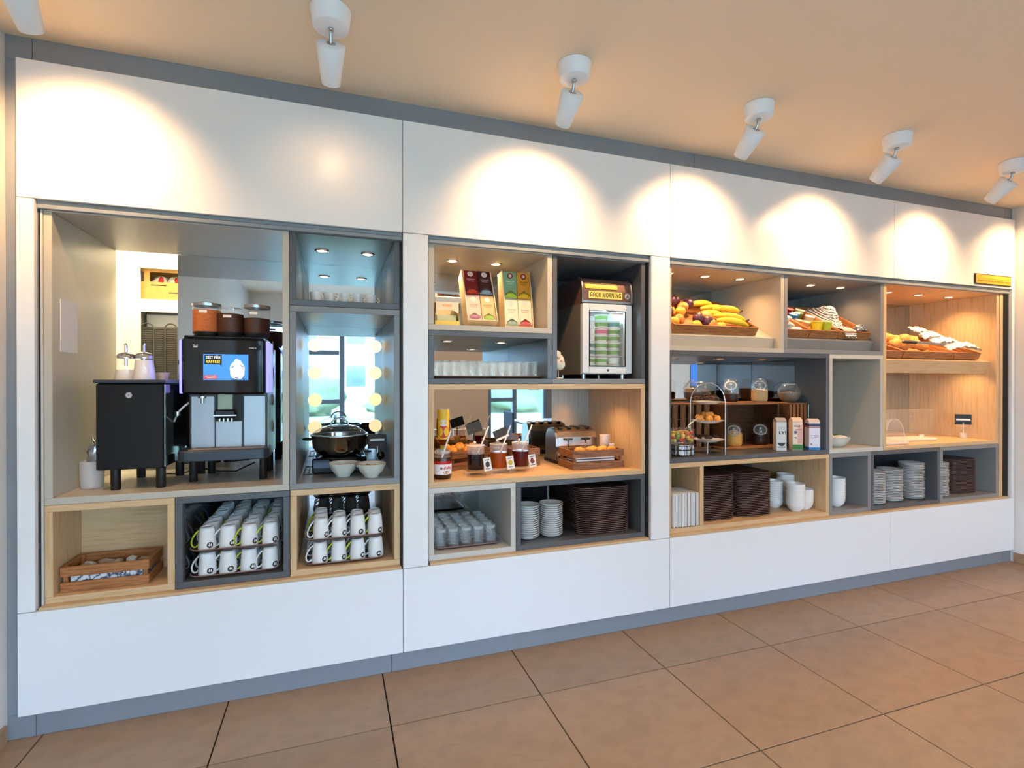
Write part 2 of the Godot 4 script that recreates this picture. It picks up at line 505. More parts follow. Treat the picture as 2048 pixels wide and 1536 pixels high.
# ---------------------------------------------------------------- the room
func build_room() -> void:
	var fl := struct("floor", bx(Vector3(6.3, 0.12, 6.6), 0, Vector3(0.35, -0.072, 1.6)), M.grout)
	var xs := [-2.585, -2.48, -1.86, -1.24, -0.62, 0.0, 0.62, 1.24, 1.86, 2.48, 3.1, 3.285]
	var zs := [-0.032, 0.355, 0.92, 1.485, 2.05, 2.615, 3.18, 3.745, 4.31, 4.5]
	var rng := RandomNumberGenerator.new()
	rng.seed = 4
	for j in zs.size() - 1:
		for i in xs.size() - 1:
			var s := Vector3(xs[i + 1] - xs[i] - 0.0055, 0.012, zs[j + 1] - zs[j] - 0.0055)
			part("tile", bx(s, 0.001), [M.tile, M.tile_b, M.tile_c][rng.randi() % 3], fl, Vector3((xs[i] + xs[i + 1]) / 2, -0.006, (zs[j] + zs[j + 1]) / 2))
	struct("ceiling", bx(Vector3(6.3, 0.15, 6.6), 0, Vector3(0.35, 2.675, 1.6)), M.ceiling)
	struct("wall_left", bx(Vector3(0.2, 2.6, 6.4), 0, Vector3(-2.685, 1.3, 1.5)), M.wall)
	struct("wall_right", bx(Vector3(0.2, 2.6, 6.4), 0, Vector3(3.385, 1.3, 1.5)), M.wall)
	struct("baseboard_left", bx(Vector3(0.012, 0.07, 4.5), 0.002, Vector3(-2.579, 0.035, 2.25)), M.skirting)
	struct("baseboard_right", bx(Vector3(0.012, 0.07, 4.5), 0.002, Vector3(3.279, 0.035, 2.25)), M.skirting)
	# window wall
	var wb := mb()
	for r in [[-2.585, -2.4, 0.0, 2.6], [-2.4, 0.05, 0.0, 0.1], [-2.4, 0.05, 2.2, 2.6], [0.95, 2.0, 0.0, 0.1], [0.95, 2.0, 2.2, 2.6]]:
		wb.box(Vector3((r[0] + r[1]) / 2, (r[2] + r[3]) / 2, 4.6), Vector3(r[1] - r[0], r[3] - r[2], 0.2))
	struct("wall_window", wb.done(), M.wall)
	struct("trim_1", bx(Vector3(0.9, 2.6, 0.2), 0, Vector3(0.5, 1.3, 4.6)), mat(Color(0.86, 0.74, 0.64), 0.8))
	struct("trim_2", bx(Vector3(1.29, 2.6, 0.2), 0, Vector3(2.645, 1.3, 4.6)), mat(Color(0.50, 0.51, 0.53), 0.7))
	var slate := mat(Color(0.42, 0.50, 0.58), 0.4)
	var wi := 0
	for w in [[-2.4, 0.05, [-1.33, -0.62]], [0.95, 2.0, [1.42]]]:
		wi += 1
		var wn := Node3D.new()
		wn.name = "window_%d" % wi
		wn.set_meta("kind", "structure")
		add_child(wn)
		var fr := mb()
		var x0: float = w[0]
		var x1: float = w[1]
		for q in [[x0, x0 + 0.06, 0.1, 2.2], [x1 - 0.06, x1, 0.1, 2.2], [x0 + 0.06, x1 - 0.06, 0.1, 0.16], [x0 + 0.06, x1 - 0.06, 2.12, 2.2]]:
			fr.box(Vector3((q[0] + q[1]) / 2, (q[2] + q[3]) / 2, 4.56), Vector3(q[1] - q[0], q[3] - q[2], 0.09), 0.004)
		part("window_frame", fr.done(), slate, wn)
		for mx in w[2]:
			part("mullion", bx(Vector3(0.075, 1.96, 0.08), 0.004), slate, wn, Vector3(mx, 1.14, 4.56))
		part("transom", bx(Vector3(1.0 if wi == 1 else 0.4, 0.07, 0.08), 0.004), slate, wn, Vector3(x0 + (0.53 if wi == 1 else 0.26), 1.03, 4.56))
		part("transom", bx(Vector3(1.0 if wi == 1 else 0.4, 0.07, 0.08), 0.004), slate, wn, Vector3(x0 + (0.53 if wi == 1 else 0.26), 1.76, 4.56))
		part("pane", bx(Vector3(x1 - x0 - 0.12, 1.96, 0.006), 0, Vector3((x0 + x1) / 2, 1.14, 4.565)), M.window_glass, wn)
	build_outside()
	# passage behind the buffet wall
	struct("wall_passage", bx(Vector3(6.3, 2.6, 0.1), 0, Vector3(0.35, 1.3, -1.65)), M.wall)
	var wh := mb()
	var hm := mat(Color(0.93, 0.92, 0.88), 0.6)
	for r in [[-2.585, -2.553, 0.0, 2.6], [-2.553, -2.1, 2.013, 2.6], [-2.553, -2.1, 0.0, 0.7], [-2.1, -1.0, 0.0, 2.6]]:
		wh.box(Vector3((r[0] + r[1]) / 2, (r[2] + r[3]) / 2, -1.31), Vector3(r[1] - r[0], r[3] - r[2], 0.02))
	struct("wall_hatch", wh.done(), hm)
	var pb := mb()
	pb.box(Vector3(1.07, 1.3, -0.70), Vector3(4.44, 2.6, 0.03))
	pb.box(Vector3(-1.915, 1.3, -0.70), Vector3(0.54, 2.6, 0.03))
	pb.box(Vector3(-1.4, 2.15, -0.70), Vector3(0.50, 0.9, 0.03)).box(Vector3(-1.4, 0.45, -0.70), Vector3(0.50, 0.9, 0.03))
	pb.box(Vector3(-2.385, 2.3, -0.70), Vector3(0.4, 0.6, 0.03))
	pb.box(Vector3(-2.385, 0.42, -0.70), Vector3(0.4, 0.84, 0.03))
	struct("wall_back", pb.done(), M.wall)
	struct("trim_passage", bx(Vector3(0.05, 2.6, 0.60), 0, Vector3(-1.0, 1.3, -1.0)), hm)

func build_outside() -> void:
	struct("ground", bx(Vector3(120, 0.2, 80), 0, Vector3(0, -0.35, 48.2)), M.lawn)
	struct("terrace", bx(Vector3(40, 0.2, 3.6), 0, Vector3(0, -0.33, 6.5)), mat(Color(0.62, 0.61, 0.60), 0.9))
	var t := thing("apartment_building", "pale apartment building beyond the lawn, seen reflected in the mirrors", "building", Vector3(-3, -0.25, 34))
	part("facade", bx(Vector3(30, 11, 8), 0, Vector3(0, 5.5, 4)), mat(Color(0.88, 0.88, 0.86), 0.8), t)
	var pm := mat(Color(0.30, 0.36, 0.42), 0.1)
	for i in 9:
		for j in 3:
			part("window", bx(Vector3(1.3, 1.5, 0.1), 0.02), pm, t, Vector3(-13 + i * 3.2, 2.0 + j * 3.0, -0.02))
	part("roof", bx(Vector3(31, 0.4, 9), 0.05, Vector3(0, 11.2, 4)), mat(Color(0.42, 0.40, 0.40), 0.8), t)
	for k in 4:
		var hd := mb()
		hd.lump(Vector3(0, 0.9, 0), Vector3(2.2, 1.1, 0.9), 24, 0.28, 11 + k)
		tag(part(numbered("hedge"), hd.done(), M.hedge, self, Vector3(-9 + k * 5.6, -0.25, 20 + (k % 2) * 2)), "clipped green shrub on the lawn outside the window, %s from the left" % ORD[k], "shrub", "shrubs on the lawn")
	# dining furniture seen only in the mirrors
	var seat := mat(Color(0.20, 0.27, 0.34), 0.6)
	var ti := 0
	for p in [Vector3(-0.95, 0, 3.55), Vector3(1.45, 0, 3.5)]:
		var tb := thing("dining_table", "pale dining table on one steel column, %s, seen in the mirrors" % ["before the wide window" , "before the narrow window"][ti], "table", p)
		part("tabletop", bx(Vector3(0.75, 0.03, 0.75), 0.006, Vector3(0, 0.735, 0)), mat(Color(0.82, 0.80, 0.76), 0.4), tb)
		part("column", mb().cyl(Vector3(0, 0.02, 0), 0.035, 0.70, 16).done(), M.steel, tb)
		part("base", mb().cyl(Vector3.ZERO, 0.24, 0.02, 28).done(), M.steel, tb)
		for s in [-1, 1]:
			var c := thing("dining_chair", "slate blue dining chair on the %s side of the table before the %s window" % [["left", "right"][(s + 1) / 2], ["wide", "narrow"][ti]], "chair", p + Vector3(s * 0.68, 0, 0.0), -s * PI / 2, "dining chairs by the windows")
			part("seat", bx(Vector3(0.42, 0.05, 0.42), 0.015, Vector3(0, 0.44, 0)), seat, c)
			part("backrest", bx(Vector3(0.42, 0.42, 0.035), 0.012, Vector3(0, 0.68, 0.20)), seat, c)
			for q in [[-1, -1], [1, -1], [-1, 1], [1, 1]]:
				part("leg", mb().cyl(Vector3(q[0] * 0.18, 0, q[1] * 0.18), 0.014, 0.42, 10).done(), M.steel, c)
		ti += 1
	var sc := thing("wall_screen", "blue lit wall screen on the right wall, mirrored behind the cereal jars", "screen", Vector3(3.283, 1.25, 1.85))
	part("frame", bx(Vector3(0.03, 0.62, 1.02), 0.006, Vector3(-0.015, 0.3, 0)), M.blackmatt, sc)
	part("display", bx(Vector3(0.004, 0.56, 0.96), 0, Vector3(-0.032, 0.3, 0)), glow(Color(0.10, 0.45, 0.85), 0.5), sc)

func build_facade() -> void:
	var wf := Node3D.new()
	wf.name = "wall_front"
	wf.set_meta("kind", "structure")
	add_child(wf)
	# upper panels, piers, lower panels; seams 2 mm
	var g := 0.0012
	for r in [[-2.545, -1.15, 2.0, 2.51], [-1.15, 0.284, 2.0, 2.51], [0.284, 2.018, 2.0, 2.51], [2.018, 3.275, 2.0, 2.51],
			[-2.545, -2.490, 0.472, 2.0], [-1.15, -1.034, 0.472, 2.0], [0.163, 0.284, 0.472, 2.0], [3.245, 3.275, 0.472, 2.0],
			[-2.545, -1.15, 0.09, 0.472], [-1.15, 0.284, 0.09, 0.472], [0.284, 1.99, 0.09, 0.472], [1.99, 3.275, 0.09, 0.472]]:
		part("panel", bx(Vector3(r[1] - r[0] - 2 * g, r[3] - r[2] - 2 * g, 0.022), 0.0012), M.panel_white, wf, Vector3((r[0] + r[1]) / 2, (r[2] + r[3]) / 2, -0.011))
	part("backing", mb().box(Vector3(0.365, 2.3, -0.05), Vector3(5.84, 0.6, 0.03)).box(Vector3(0.365, 0.23, -0.06), Vector3(5.84, 0.46, 0.03)).box(Vector3(-1.092, 1.24, -0.04), Vector3(0.11, 1.56, 0.03)).box(Vector3(0.224, 1.24, -0.04), Vector3(0.115, 1.56, 0.03)).box(Vector3(-2.53, 1.24, -0.04), Vector3(0.09, 1.56, 0.03)).box(Vector3(3.265, 1.24, -0.04), Vector3(0.04, 1.56, 0.03)).done(), M.surround, wf)
	# grey surround and plinth, in lengths with seams
	var ti := 2
	for r in [[-2.585, -2.505, 2.51, 2.6], [-2.505, 0.46, 2.51, 2.6], [0.46, 3.2, 2.51, 2.6], [3.2, 3.285, 2.51, 2.6], [-2.585, -2.545, 0.09, 2.51], [3.275, 3.285, 0.09, 2.51], [-2.585, -2.5, 0.0, 0.09], [-2.5, -1.2, 0.0, 0.09], [-1.2, 3.19, 0.0, 0.09], [3.19, 3.285, 0.0, 0.09]]:
		ti += 1
		struct("trim_%d" % ti, bx(Vector3(r[1] - r[0] - 0.0015, r[3] - r[2] - 0.0005, 0.02), 0.001), M.surround, Vector3((r[0] + r[1]) / 2, (r[2] + r[3]) / 2, -0.033))
	# shutter rails above each opening, dark guide slots beside them, oak sills below
	var ri := 0
	for r in [[-2.488, -1.152], [-1.032, 0.161], [0.286, 3.243]]:
		var rt := thing("shutter_rail", "grey roller shutter rail along the top of the %s opening" % ["left", "middle", "right"][ri], "shutter", Vector3((r[0] + r[1]) / 2, 1.968, -0.022), 0, "shutter rails")
		var w: float = r[1] - r[0]
		part("slat", bx(Vector3(w, 0.016, 0.022), 0.002), M.rail, rt, Vector3(0, 0.008, 0))
		part("slat", bx(Vector3(w, 0.0145, 0.018), 0.002), M.rail, rt, Vector3(0, 0.0245, -0.001))
		var sw: float = [0.007, 0.012, 0.052][ri]
		ti += 1
		struct("trim_%d" % ti, bx(Vector3(sw, 1.49, 0.02)), M.track, Vector3(r[1] - sw / 2, 1.222, -0.034))
		if ri == 0:
			ti += 1
			struct("trim_%d" % ti, bx(Vector3(0.006, 1.49, 0.02)), M.track, Vector3(r[0] + 0.002, 1.222, -0.034))
		tag(part(numbered("oak_sill"), bx(Vector3(w - 0.012, 0.012, 0.045), 0.001), M.oak_h, self, Vector3((r[0] + r[1]) / 2 - (0.02 if ri == 2 else 0.0), 0.478, -0.024)), "thin oak sill strip under the %s opening" % ["left", "middle", "right"][ri], "sill", "oak sills")
		ri += 1
	tag(part(numbered("oak_liner"), bx(Vector3(0.036, 1.484, 0.04), 0.001), M.oak_v, self, Vector3(3.171, 1.226, -0.045)), "upright oak liner between the bread cabinet and the dark shutter slot", "liner")
	tag(part(numbered("side_liner"), bx(Vector3(0.011, 1.484, 0.04), 0.001), M.pale, self, Vector3(-2.482, 1.226, -0.045)), "narrow upright pale liner left of the coffee niche", "liner")
	# yellow notice
	var s := thing("wall_notice", "small yellow framed notice above the right end of the bread cabinet", "sign", Vector3(3.017, 2.052, 0.0))
	part("frame", bx(Vector3(0.40, 0.074, 0.008), 0.001, Vector3(0, 0, 0.004)), mat(Color(0.13, 0.09, 0.05), 0.5), s)
	part("face", bx(Vector3(0.386, 0.060, 0.003), 0, Vector3(0, 0, 0.008)), mat(Color(0.90, 0.66, 0.10), 0.4), s)
	var rng := RandomNumberGenerator.new()
	rng.seed = 8
	var tm := mb()
	var tx := -0.175
	while tx < 0.17:
		var w := rng.randf_range(0.008, 0.03)
		tm.box(Vector3(tx + w / 2, -0.012, 0.0098), Vector3(w, 0.011, 0.0006))
		tx += w + 0.006
	tm.box(Vector3(0, 0.004, 0.0098), Vector3(0.37, 0.003, 0.0006))
	part("lettering", tm.done(), mat(Color(0.55, 0.37, 0.05), 0.5), s)

# an open box cabinet: outer x0..x1, y0..y1, front at z -0.03
const T := 0.026
func cabinet(called: String, label: String, x0: float, x1: float, y0: float, y1: float, depth: float, mh: Material, mv: Material, back: Material, inner_left: Material = null, bottom: Material = null, holes := false) -> Node3D:
	var o := thing(called, label, "cabinet", Vector3((x0 + x1) / 2, y0, -0.03))
	var w := x1 - x0
	var h := y1 - y0
	part("top_panel", bx(Vector3(w, T, depth), 0.0015), mh, o, Vector3(0, h - T / 2, -depth / 2))
	part("bottom_panel", bx(Vector3(w, T, depth), 0.0015), bottom if bottom else mh, o, Vector3(0, T / 2, -depth / 2))
	part("side_panel", bx(Vector3(T, h - 2 * T, depth), 0.0015), mv, o, Vector3(-w / 2 + T / 2, h / 2, -depth / 2))
	part("side_panel", bx(Vector3(T, h - 2 * T, depth), 0.0015), mv, o, Vector3(w / 2 - T / 2, h / 2, -depth / 2))
	if inner_left:
		part("mirror_lining", bx(Vector3(0.003, h - 2 * T, depth - 0.03)), inner_left, o, Vector3(-w / 2 + T + 0.0015, h / 2, -depth / 2 - 0.01))
	if back:
		if holes:
			var hb := CSGBox3D.new()
			hb.name = "mirror_back"
			hb.size = Vector3(w - 0.002, h - 0.002, 0.018)
			hb.material = M.mirror
			o.add_child(hb)
			hb.position = Vector3(0, h / 2, -depth - 0.009)
			for xx in [-1.545, -1.2245]:
				for yy in [1.524, 1.373, 1.223, 1.075]:
					var hc := CSGCylinder3D.new()
					hc.name = "hole"
					hc.radius = 0.036
					hc.height = 0.05
					hc.sides = 36
					hc.operation = CSGShape3D.OPERATION_SUBTRACTION
					hc.material = M.brown_disc
					hb.add_child(hc, true)
					hc.position = Vector3(xx - o.position.x, yy - y0 - h / 2, 0)
					hc.rotation.x = PI / 2
			return o
		part("mirror_back" if back == M.mirror else "back_panel", bx(Vector3(w - 0.002, h - 0.002, 0.012)), back, o, Vector3(0, h / 2, -depth - 0.006))
	return o

func build_cabinets() -> void:
	var D := 0.605
	var c := cabinet("coffee_cabinet", "large taupe open cabinet around the coffee machine", -2.476, -1.628, 0.857, 1.99, D, M.taupe, M.taupe, null, null, M.oak_taupe)
	part("mirror_back", bx(Vector3(0.562, 1.08, 0.012)), M.mirror, c, Vector3(0.143, 0.5665, -D - 0.006))
	var n := tag(part("paper_notice", bx(Vector3(0.002, 0.205, 0.14)), M.paper, self, Vector3(-2.4490, 1.543, -0.159)), "blank white paper sheet stuck on the left side of the coffee cabinet", "paper")
	cabinet("oak_cabinet", "small oak cabinet holding the low wooden crate at bottom left", -2.476, -2.053, 0.484, 0.856, 0.235, M.oak_h, M.oak_v, M.oak_h)
	cabinet("mug_cabinet", "dark grey cabinet holding four trays of upturned mugs", -2.051, -1.626, 0.484, 0.856, D, M.dark, M.dark, M.mirror, M.darkgloss)
	cabinet("oak_cabinet", "oak cabinet of upturned mugs below the steel pot", -1.624, -1.160, 0.484, 0.856, D, M.oak_h, M.oak_v, M.mirror)
	cabinet("cup_cabinet", "dark grey cabinet with a tray of white cups above the pot", -1.626, -1.160, 1.653, 1.99, D, M.dark, M.dark, M.mirror)
	cabinet("pot_cabinet", "tall grey mirrored cabinet holding the steel pot", -1.626, -1.160, 0.857, 1.652, D, M.grey, M.grey, M.mirror, null, null, true)
	cabinet("tea_cabinet", "taupe cabinet holding the tea boxes", -1.029, -0.401, 1.567, 1.99, D, M.taupe, M.taupe, M.mirror)
	cabinet("glass_cabinet", "low dark grey cabinet with small glasses under the tea boxes", -1.029, -0.401, 1.313, 1.566, D, M.dark, M.dark, M.mirror)
	cabinet("fridge_cabinet", "grey cabinet around the small display fridge", -0.399, 0.147, 1.313, 1.99, D, M.grey, M.dark, M.dark)
	cabinet("spread_cabinet", "wide oak cabinet holding the toaster and jams", -1.029, 0.147, 0.825, 1.312, D, M.oak_h, M.oak_v, M.mirror)
	cabinet("glass_cabinet", "pale taupe cabinet with a tray of tumblers at the bottom", -1.029, -0.596, 0.484, 0.824, D, M.pale, M.pale, M.mirror)
	c = cabinet("saucer_cabinet", "dark grey cabinet with saucers and brown trays under the toaster", -0.594, 0.147, 0.484, 0.824, D, M.dark, M.dark, M.dark)
	part("divider", bx(Vector3(0.012, 0.288, 0.40), 0.001), M.dark, c, Vector3(-0.115, 0.17, -0.40))
	var sloped := []
	sloped.append(cabinet("fruit_cabinet", "taupe cabinet holding the tilted fruit crate", 0.290, 1.119, 1.497, 1.99, D, M.taupe, M.taupe, M.mirror))
	sloped.append(cabinet("spread_cabinet", "grey cabinet holding crates of portion cups and a striped cloth", 1.121, 1.962, 1.497, 1.99, D, M.grey, M.grey, M.mirror))
	c = cabinet("cereal_cabinet", "dark grey cabinet holding cereal jars and juice cartons", 0.290, 1.487, 0.872, 1.496, D, M.dark, M.dark, M.mirror)
	part("mirror_lining", bx(Vector3(0.003, 0.568, 0.372)), M.smoked, c, Vector3(0.5710, 0.312, -0.416))
	cabinet("bowl_cabinet", "pale cabinet holding a single stoneware bowl", 1.489, 1.962, 0.872, 1.496, D, M.pale, M.taupe, M.mirror)
	sloped.append(cabinet("bread_cabinet", "tall oak cabinet holding the bread shelf and clear cover", 1.964, 3.150, 0.872, 1.99, D, M.oak_h, M.oak_v, M.mirror))
	c = cabinet("oak_cabinet", "long oak cabinet of napkins, brown trays and bowls", 0.290, 1.487, 0.484, 0.871, D, M.oak_h, M.oak_v, M.dark)
	part("divider", bx(Vector3(0.026, 0.334, D), 0.0015), M.oak_v, c, Vector3(0.52 - 0.8885, 0.1935, -D / 2))
	cabinet("bowl_cabinet", "small mid grey cabinet with white bowls, right of the long oak cabinet", 1.489, 1.851, 0.484, 0.871, D, M.grey, M.grey, M.mirror)
	cabinet("plate_cabinet", "dark grey cabinet of stacked plates under the bread", 1.853, 2.519, 0.484, 0.871, D, M.dark, M.dark, M.dark)
	cabinet("tray_cabinet", "grey cabinet at bottom right with a stack of brown trays", 2.521, 3.150, 0.484, 0.871, D, M.grey, M.grey, M.dark)
	# sloping shelves in the three upper right cabinets
	var k := 0
	for q in [[0.318, 1.091, 1.523, 1.592, "taupe", 0.53], [1.149, 1.934, 1.523, 1.592, "grey", 0.53], [1.992, 3.122, 1.386, 1.474, "oak_h", 0.40]]:
		var t := Node3D.new()
		t.name = "sloping_shelf"
		sloped[k].add_child(t, true)
		t.position = Vector3((q[0] + q[1]) / 2, q[2], -0.09) - sloped[k].position
		var w: float = q[1] - q[0]
		var h: float = q[3] - q[2]
		part("front_edge", bx(Vector3(w, h * 1.05, 0.018), 0.002), M[q[4]], t, Vector3(0, h / 2, 0.0), Vector3(0.32, 0, 0))
		part("board", bx(Vector3(w, 0.016, 0.50), 0.002), M[q[4]], t, Vector3(0, h - 0.009 + 0.25 * sin(q[5]), 0.004 - 0.25 * cos(q[5])), Vector3(q[5], 0, 0))
		k += 1

# ---------------------------------------------------------------- lamps
func build_lamps() -> void:
	# ceiling spotlights
	var k := 0
	var xs := [-2.33, -1.455, -0.53, 0.41, 1.32, 2.28, 3.17]
	for x in xs:
		var t := thing("ceiling_spotlight", "white ceiling spotlight tilted at the buffet wall, %s from the left" % ORD[k], "spotlight", Vector3(x, 2.6, 0.49), 0, "ceiling spotlights along the wall")
		part("base", mb().lathe([Vector2(0, -0.062), Vector2(0.056, -0.062), Vector2(0.060, -0.058), Vector2(0.068, -0.002), Vector2(0.066, 0), Vector2(0, 0)], 36).done(), M.lampwhite, t)
		part("joint", mb().tube([Vector3(0, -0.06, 0), Vector3(0, -0.085, -0.006), Vector3(0, -0.104, -0.018)], 0.006, 10).lump(Vector3(0, -0.066, 0), Vector3(0.011, 0.008, 0.011), 12).done(), M.steel, t)
		var head := Node3D.new()
		var tilt := deg_to_rad(49)
		var ax := Vector3(0, -cos(tilt), -sin(tilt))
		var top := Vector3(0, -0.104, -0.016)
		var bd := mb()
		bd.xf = Transform3D(Basis(Vector3.RIGHT, tilt), top)
		bd.lathe([Vector2(0.026, -0.132), Vector2(0.031, -0.132), Vector2(0.0325, -0.129), Vector2(0.049, -0.003), Vector2(0.046, 0.0), Vector2(0.0, 0.0)], 36)
		bd.lathe([Vector2(0.0, -0.108), Vector2(0.028, -0.108)], 24)
		part("lamp_head", bd.done(), M.lampwhite, t)
		var kn := mb()
		kn.xf = bd.xf
		kn.cyl(Vector3(0, 0.0, 0), 0.016, 0.002, 18)
		part("collar", kn.done(), M.steel, t)
		var ln := mb()
		ln.xf = bd.xf
		ln.cyl(Vector3(0, -0.128, 0), 0.0265, 0.012, 24)
		var off := k == 1
		part("lens", ln.done(), glow(SPOT_COLOR, 0.15 if off else 4.0), t)
		var l := SpotLight3D.new()
		l.name = "spot_light"
		l.light_color = SPOT_COLOR
		l.light_energy = SPOT_ENERGY * (0.07 if off else 1.0)
		l.light_size = 0.024
		l.spot_angle = 55
		l.spot_angle_attenuation = 1.0
		l.spot_range = 9
		l.spot_attenuation = 2
		l.shadow_enabled = true
		t.add_child(l)
		l.position = top + ax * 0.136
		l.rotation = Vector3(-(PI / 2 - tilt), 0, 0)
		k += 1
	# recessed downlights inside the cabinets
	for q in [[-1.501, 1.9635, -0.31, "cup cabinet", 0.5], [-1.285, 1.9635, -0.31, "cup cabinet", 0.5], [-0.854, 1.9635, -0.305, "tea cabinet", 0.8], [-0.615, 1.9635, -0.305, "tea cabinet", 0.8], [-0.879, 1.5395, -0.32, "small glass cabinet", 0.5], [-0.579, 1.5395, -0.32, "small glass cabinet", 0.5],
			[0.42, 1.9635, -0.2, "fruit cabinet", 0.85], [0.68, 1.9635, -0.2, "fruit cabinet", 0.85], [0.943, 1.9635, -0.2, "fruit cabinet", 0.85], [1.275, 1.9635, -0.21, "portion cup cabinet", 0.65], [1.535, 1.9635, -0.21, "portion cup cabinet", 0.65], [1.803, 1.9635, -0.21, "portion cup cabinet", 0.65],
			[0.55, 1.4695, -0.33, "cereal cabinet", 0.6], [0.90, 1.4695, -0.33, "cereal cabinet", 0.6], [1.25, 1.4695, -0.33, "cereal cabinet", 0.6], [2.29, 1.9635, -0.235, "bread cabinet", 1.5], [2.613, 1.9635, -0.235, "bread cabinet", 1.5], [2.944, 1.9635, -0.235, "bread cabinet", 1.5],
			[2.25, 1.47, -0.19, "lower bread compartment", 0.8], [2.62, 1.47, -0.19, "lower bread compartment", 0.8], [2.98, 1.47, -0.19, "lower bread compartment", 0.8], [-0.78, 1.2855, -0.24, "toaster cabinet", 0.55], [-0.42, 1.2855, -0.24, "toaster cabinet", 0.55], [-0.06, 1.2855, -0.24, "toaster cabinet", 0.75]]:
		k = lamp_no.get(q[3], 0)
		lamp_no[q[3]] = k + 1
		var t := thing("recessed_downlight", "small round recessed downlight in the top of the %s, %s from the left" % [q[3], ORD[k]], "downlight", Vector3(q[0], q[1], q[2]), 0, "recessed downlights")
		part("ring", mb().lathe([Vector2(0.024, -0.001), Vector2(0.027, -0.005), Vector2(0.033, -0.003), Vector2(0.034, 0.0)], 28).done(), M.chrome, t)
		part("lens", mb().cyl(Vector3(0, -0.003, 0), 0.024, 0.003, 24).done(), glow(Color(1.0, 0.92, 0.80), 5.0), t)
		var l := SpotLight3D.new()
		l.name = "down_light"
		l.light_color = Color(1.0, 0.90, 0.76) if q[3] in ["cup cabinet", "small glass cabinet"] else DOWN_COLOR
		l.light_energy = DOWN_ENERGY * q[4]
		l.light_size = 0.022
		l.spot_angle = 68
		l.spot_angle_attenuation = 0.9
		l.spot_range = 6
		l.spot_attenuation = 2
		l.shadow_enabled = true
		t.add_child(l)
		l.position = Vector3(0, -0.008, 0)
		l.rotation = Vector3(-PI / 2, 0, 0)
	# added dining lamps, out of view, that brighten the mirrored room; then passage panels
	for ri in 5:
		var rp: Vector3 = [Vector3(-1.7, 2.6, 3.3), Vector3(-0.2, 2.6, 3.3), Vector3(1.2, 2.6, 3.3), Vector3(2.5, 2.6, 3.3), Vector3(2.2, 2.6, 1.9)][ri]
		var rt := thing("added_downlight", "added round white ceiling downlight, out of view over the dining area, %s" % ["leftmost by the windows", "second by the windows", "third by the windows", "rightmost by the windows", "nearest the buffet"][ri], "downlight", rp, 0, "added dining area downlights")
		part("ring", mb().lathe([Vector2(0.05, -0.002), Vector2(0.055, -0.008), Vector2(0.068, -0.004), Vector2(0.07, 0.0)], 28).done(), M.lampwhite, rt)
		part("lens", mb().cyl(Vector3(0, -0.005, 0), 0.05, 0.005, 24).done(), glow(SPOT_COLOR, 4.0), rt)
		var rl := SpotLight3D.new()
		rl.name = "down_light"
		rl.light_color = Color(1.0, 0.86, 0.72)
		rl.light_energy = 0.85
		rl.light_size = 0.05
		rl.spot_angle = 80
		rl.spot_angle_attenuation = 0.6
		rl.spot_range = 9
		rl.spot_attenuation = 2
		rl.shadow_enabled = true
		rt.add_child(rl)
		rl.position = Vector3(0, -0.015, 0)
		rl.rotation = Vector3(-PI / 2, 0, 0)
	for pi in 2:
		panel_light(Vector3([-2.2, -1.5][pi], 2.6, -1.0), ["left", "right"][pi])

func panel_light(at: Vector3, side: String) -> void:
	var p := thing("ceiling_panel_light", "flat ceiling light panel in the passage behind the buffet, %s of the two" % side, "ceiling light", at)
	part("frame", bx(Vector3(0.66, 0.03, 0.34), 0.004, Vector3(0, -0.015, 0)), M.lampwhite, p)
	part("diffuser", bx(Vector3(0.6, 0.004, 0.28), 0, Vector3(0, -0.032, 0)), glow(Color(1.0, 0.93, 0.78), 2.0), p)
	var al := AreaLight3D.new()
	al.name = "panel_light"
	al.light_color = Color(1.0, 0.93, 0.78)
	al.area_size = Vector2(0.6, 0.28)
	al.light_energy = 1.5
	al.area_range = 6
	al.shadow_enabled = true
	p.add_child(al)
	al.position = Vector3(0, -0.04, 0)
	al.rotation = Vector3(-PI / 2, 0, 0)

var lamp_no := {}

func _ready() -> void:
	set_up_view()
	set_up_materials()
	M.oak_taupe = M.taupe
	build_room()
	build_facade()
	build_cabinets()
	build_lamps()
	build_objects()

# ---------------------------------------------------------------- shape helpers for things
func tubev(m: MB, pts: Array, rad: Array, seg := 10, flat := 1.0) -> MB:
	var cnt := pts.size()
	var rings := []
	var up := Vector3.UP
	for i in cnt:
		var d: Vector3 = (pts[mini(i + 1, cnt - 1)] - pts[maxi(i - 1, 0)]).normalized()
		if i == 0:
			up = Vector3.UP if absf(d.y) < 0.9 else Vector3.RIGHT
		var x := up.cross(d).normalized()
		up = d.cross(x).normalized()
		var ring := []
		for k in seg:
			var t := TAU * k / seg
			var e := x * cos(t) + up * sin(t) * flat
			ring.append([pts[i] + e * rad[i], e.normalized()])
		rings.append(ring)
	for i in cnt - 1:
		for k in seg:
			var a = rings[i][k]
			var b = rings[i][(k + 1) % seg]
			var c = rings[i + 1][(k + 1) % seg]
			var d2 = rings[i + 1][k]
			m.quad(a[0], b[0], c[0], d2[0], a[1], b[1], c[1], d2[1])
	for e in [[0, 1], [cnt - 1, cnt - 2]]:
		var nn: Vector3 = (pts[e[0]] - pts[e[1]]).normalized()
		for k in seg:
			m.tri(pts[e[0]], rings[e[0]][k][0], rings[e[0]][(k + 1) % seg][0], nn, nn, nn)
	return m

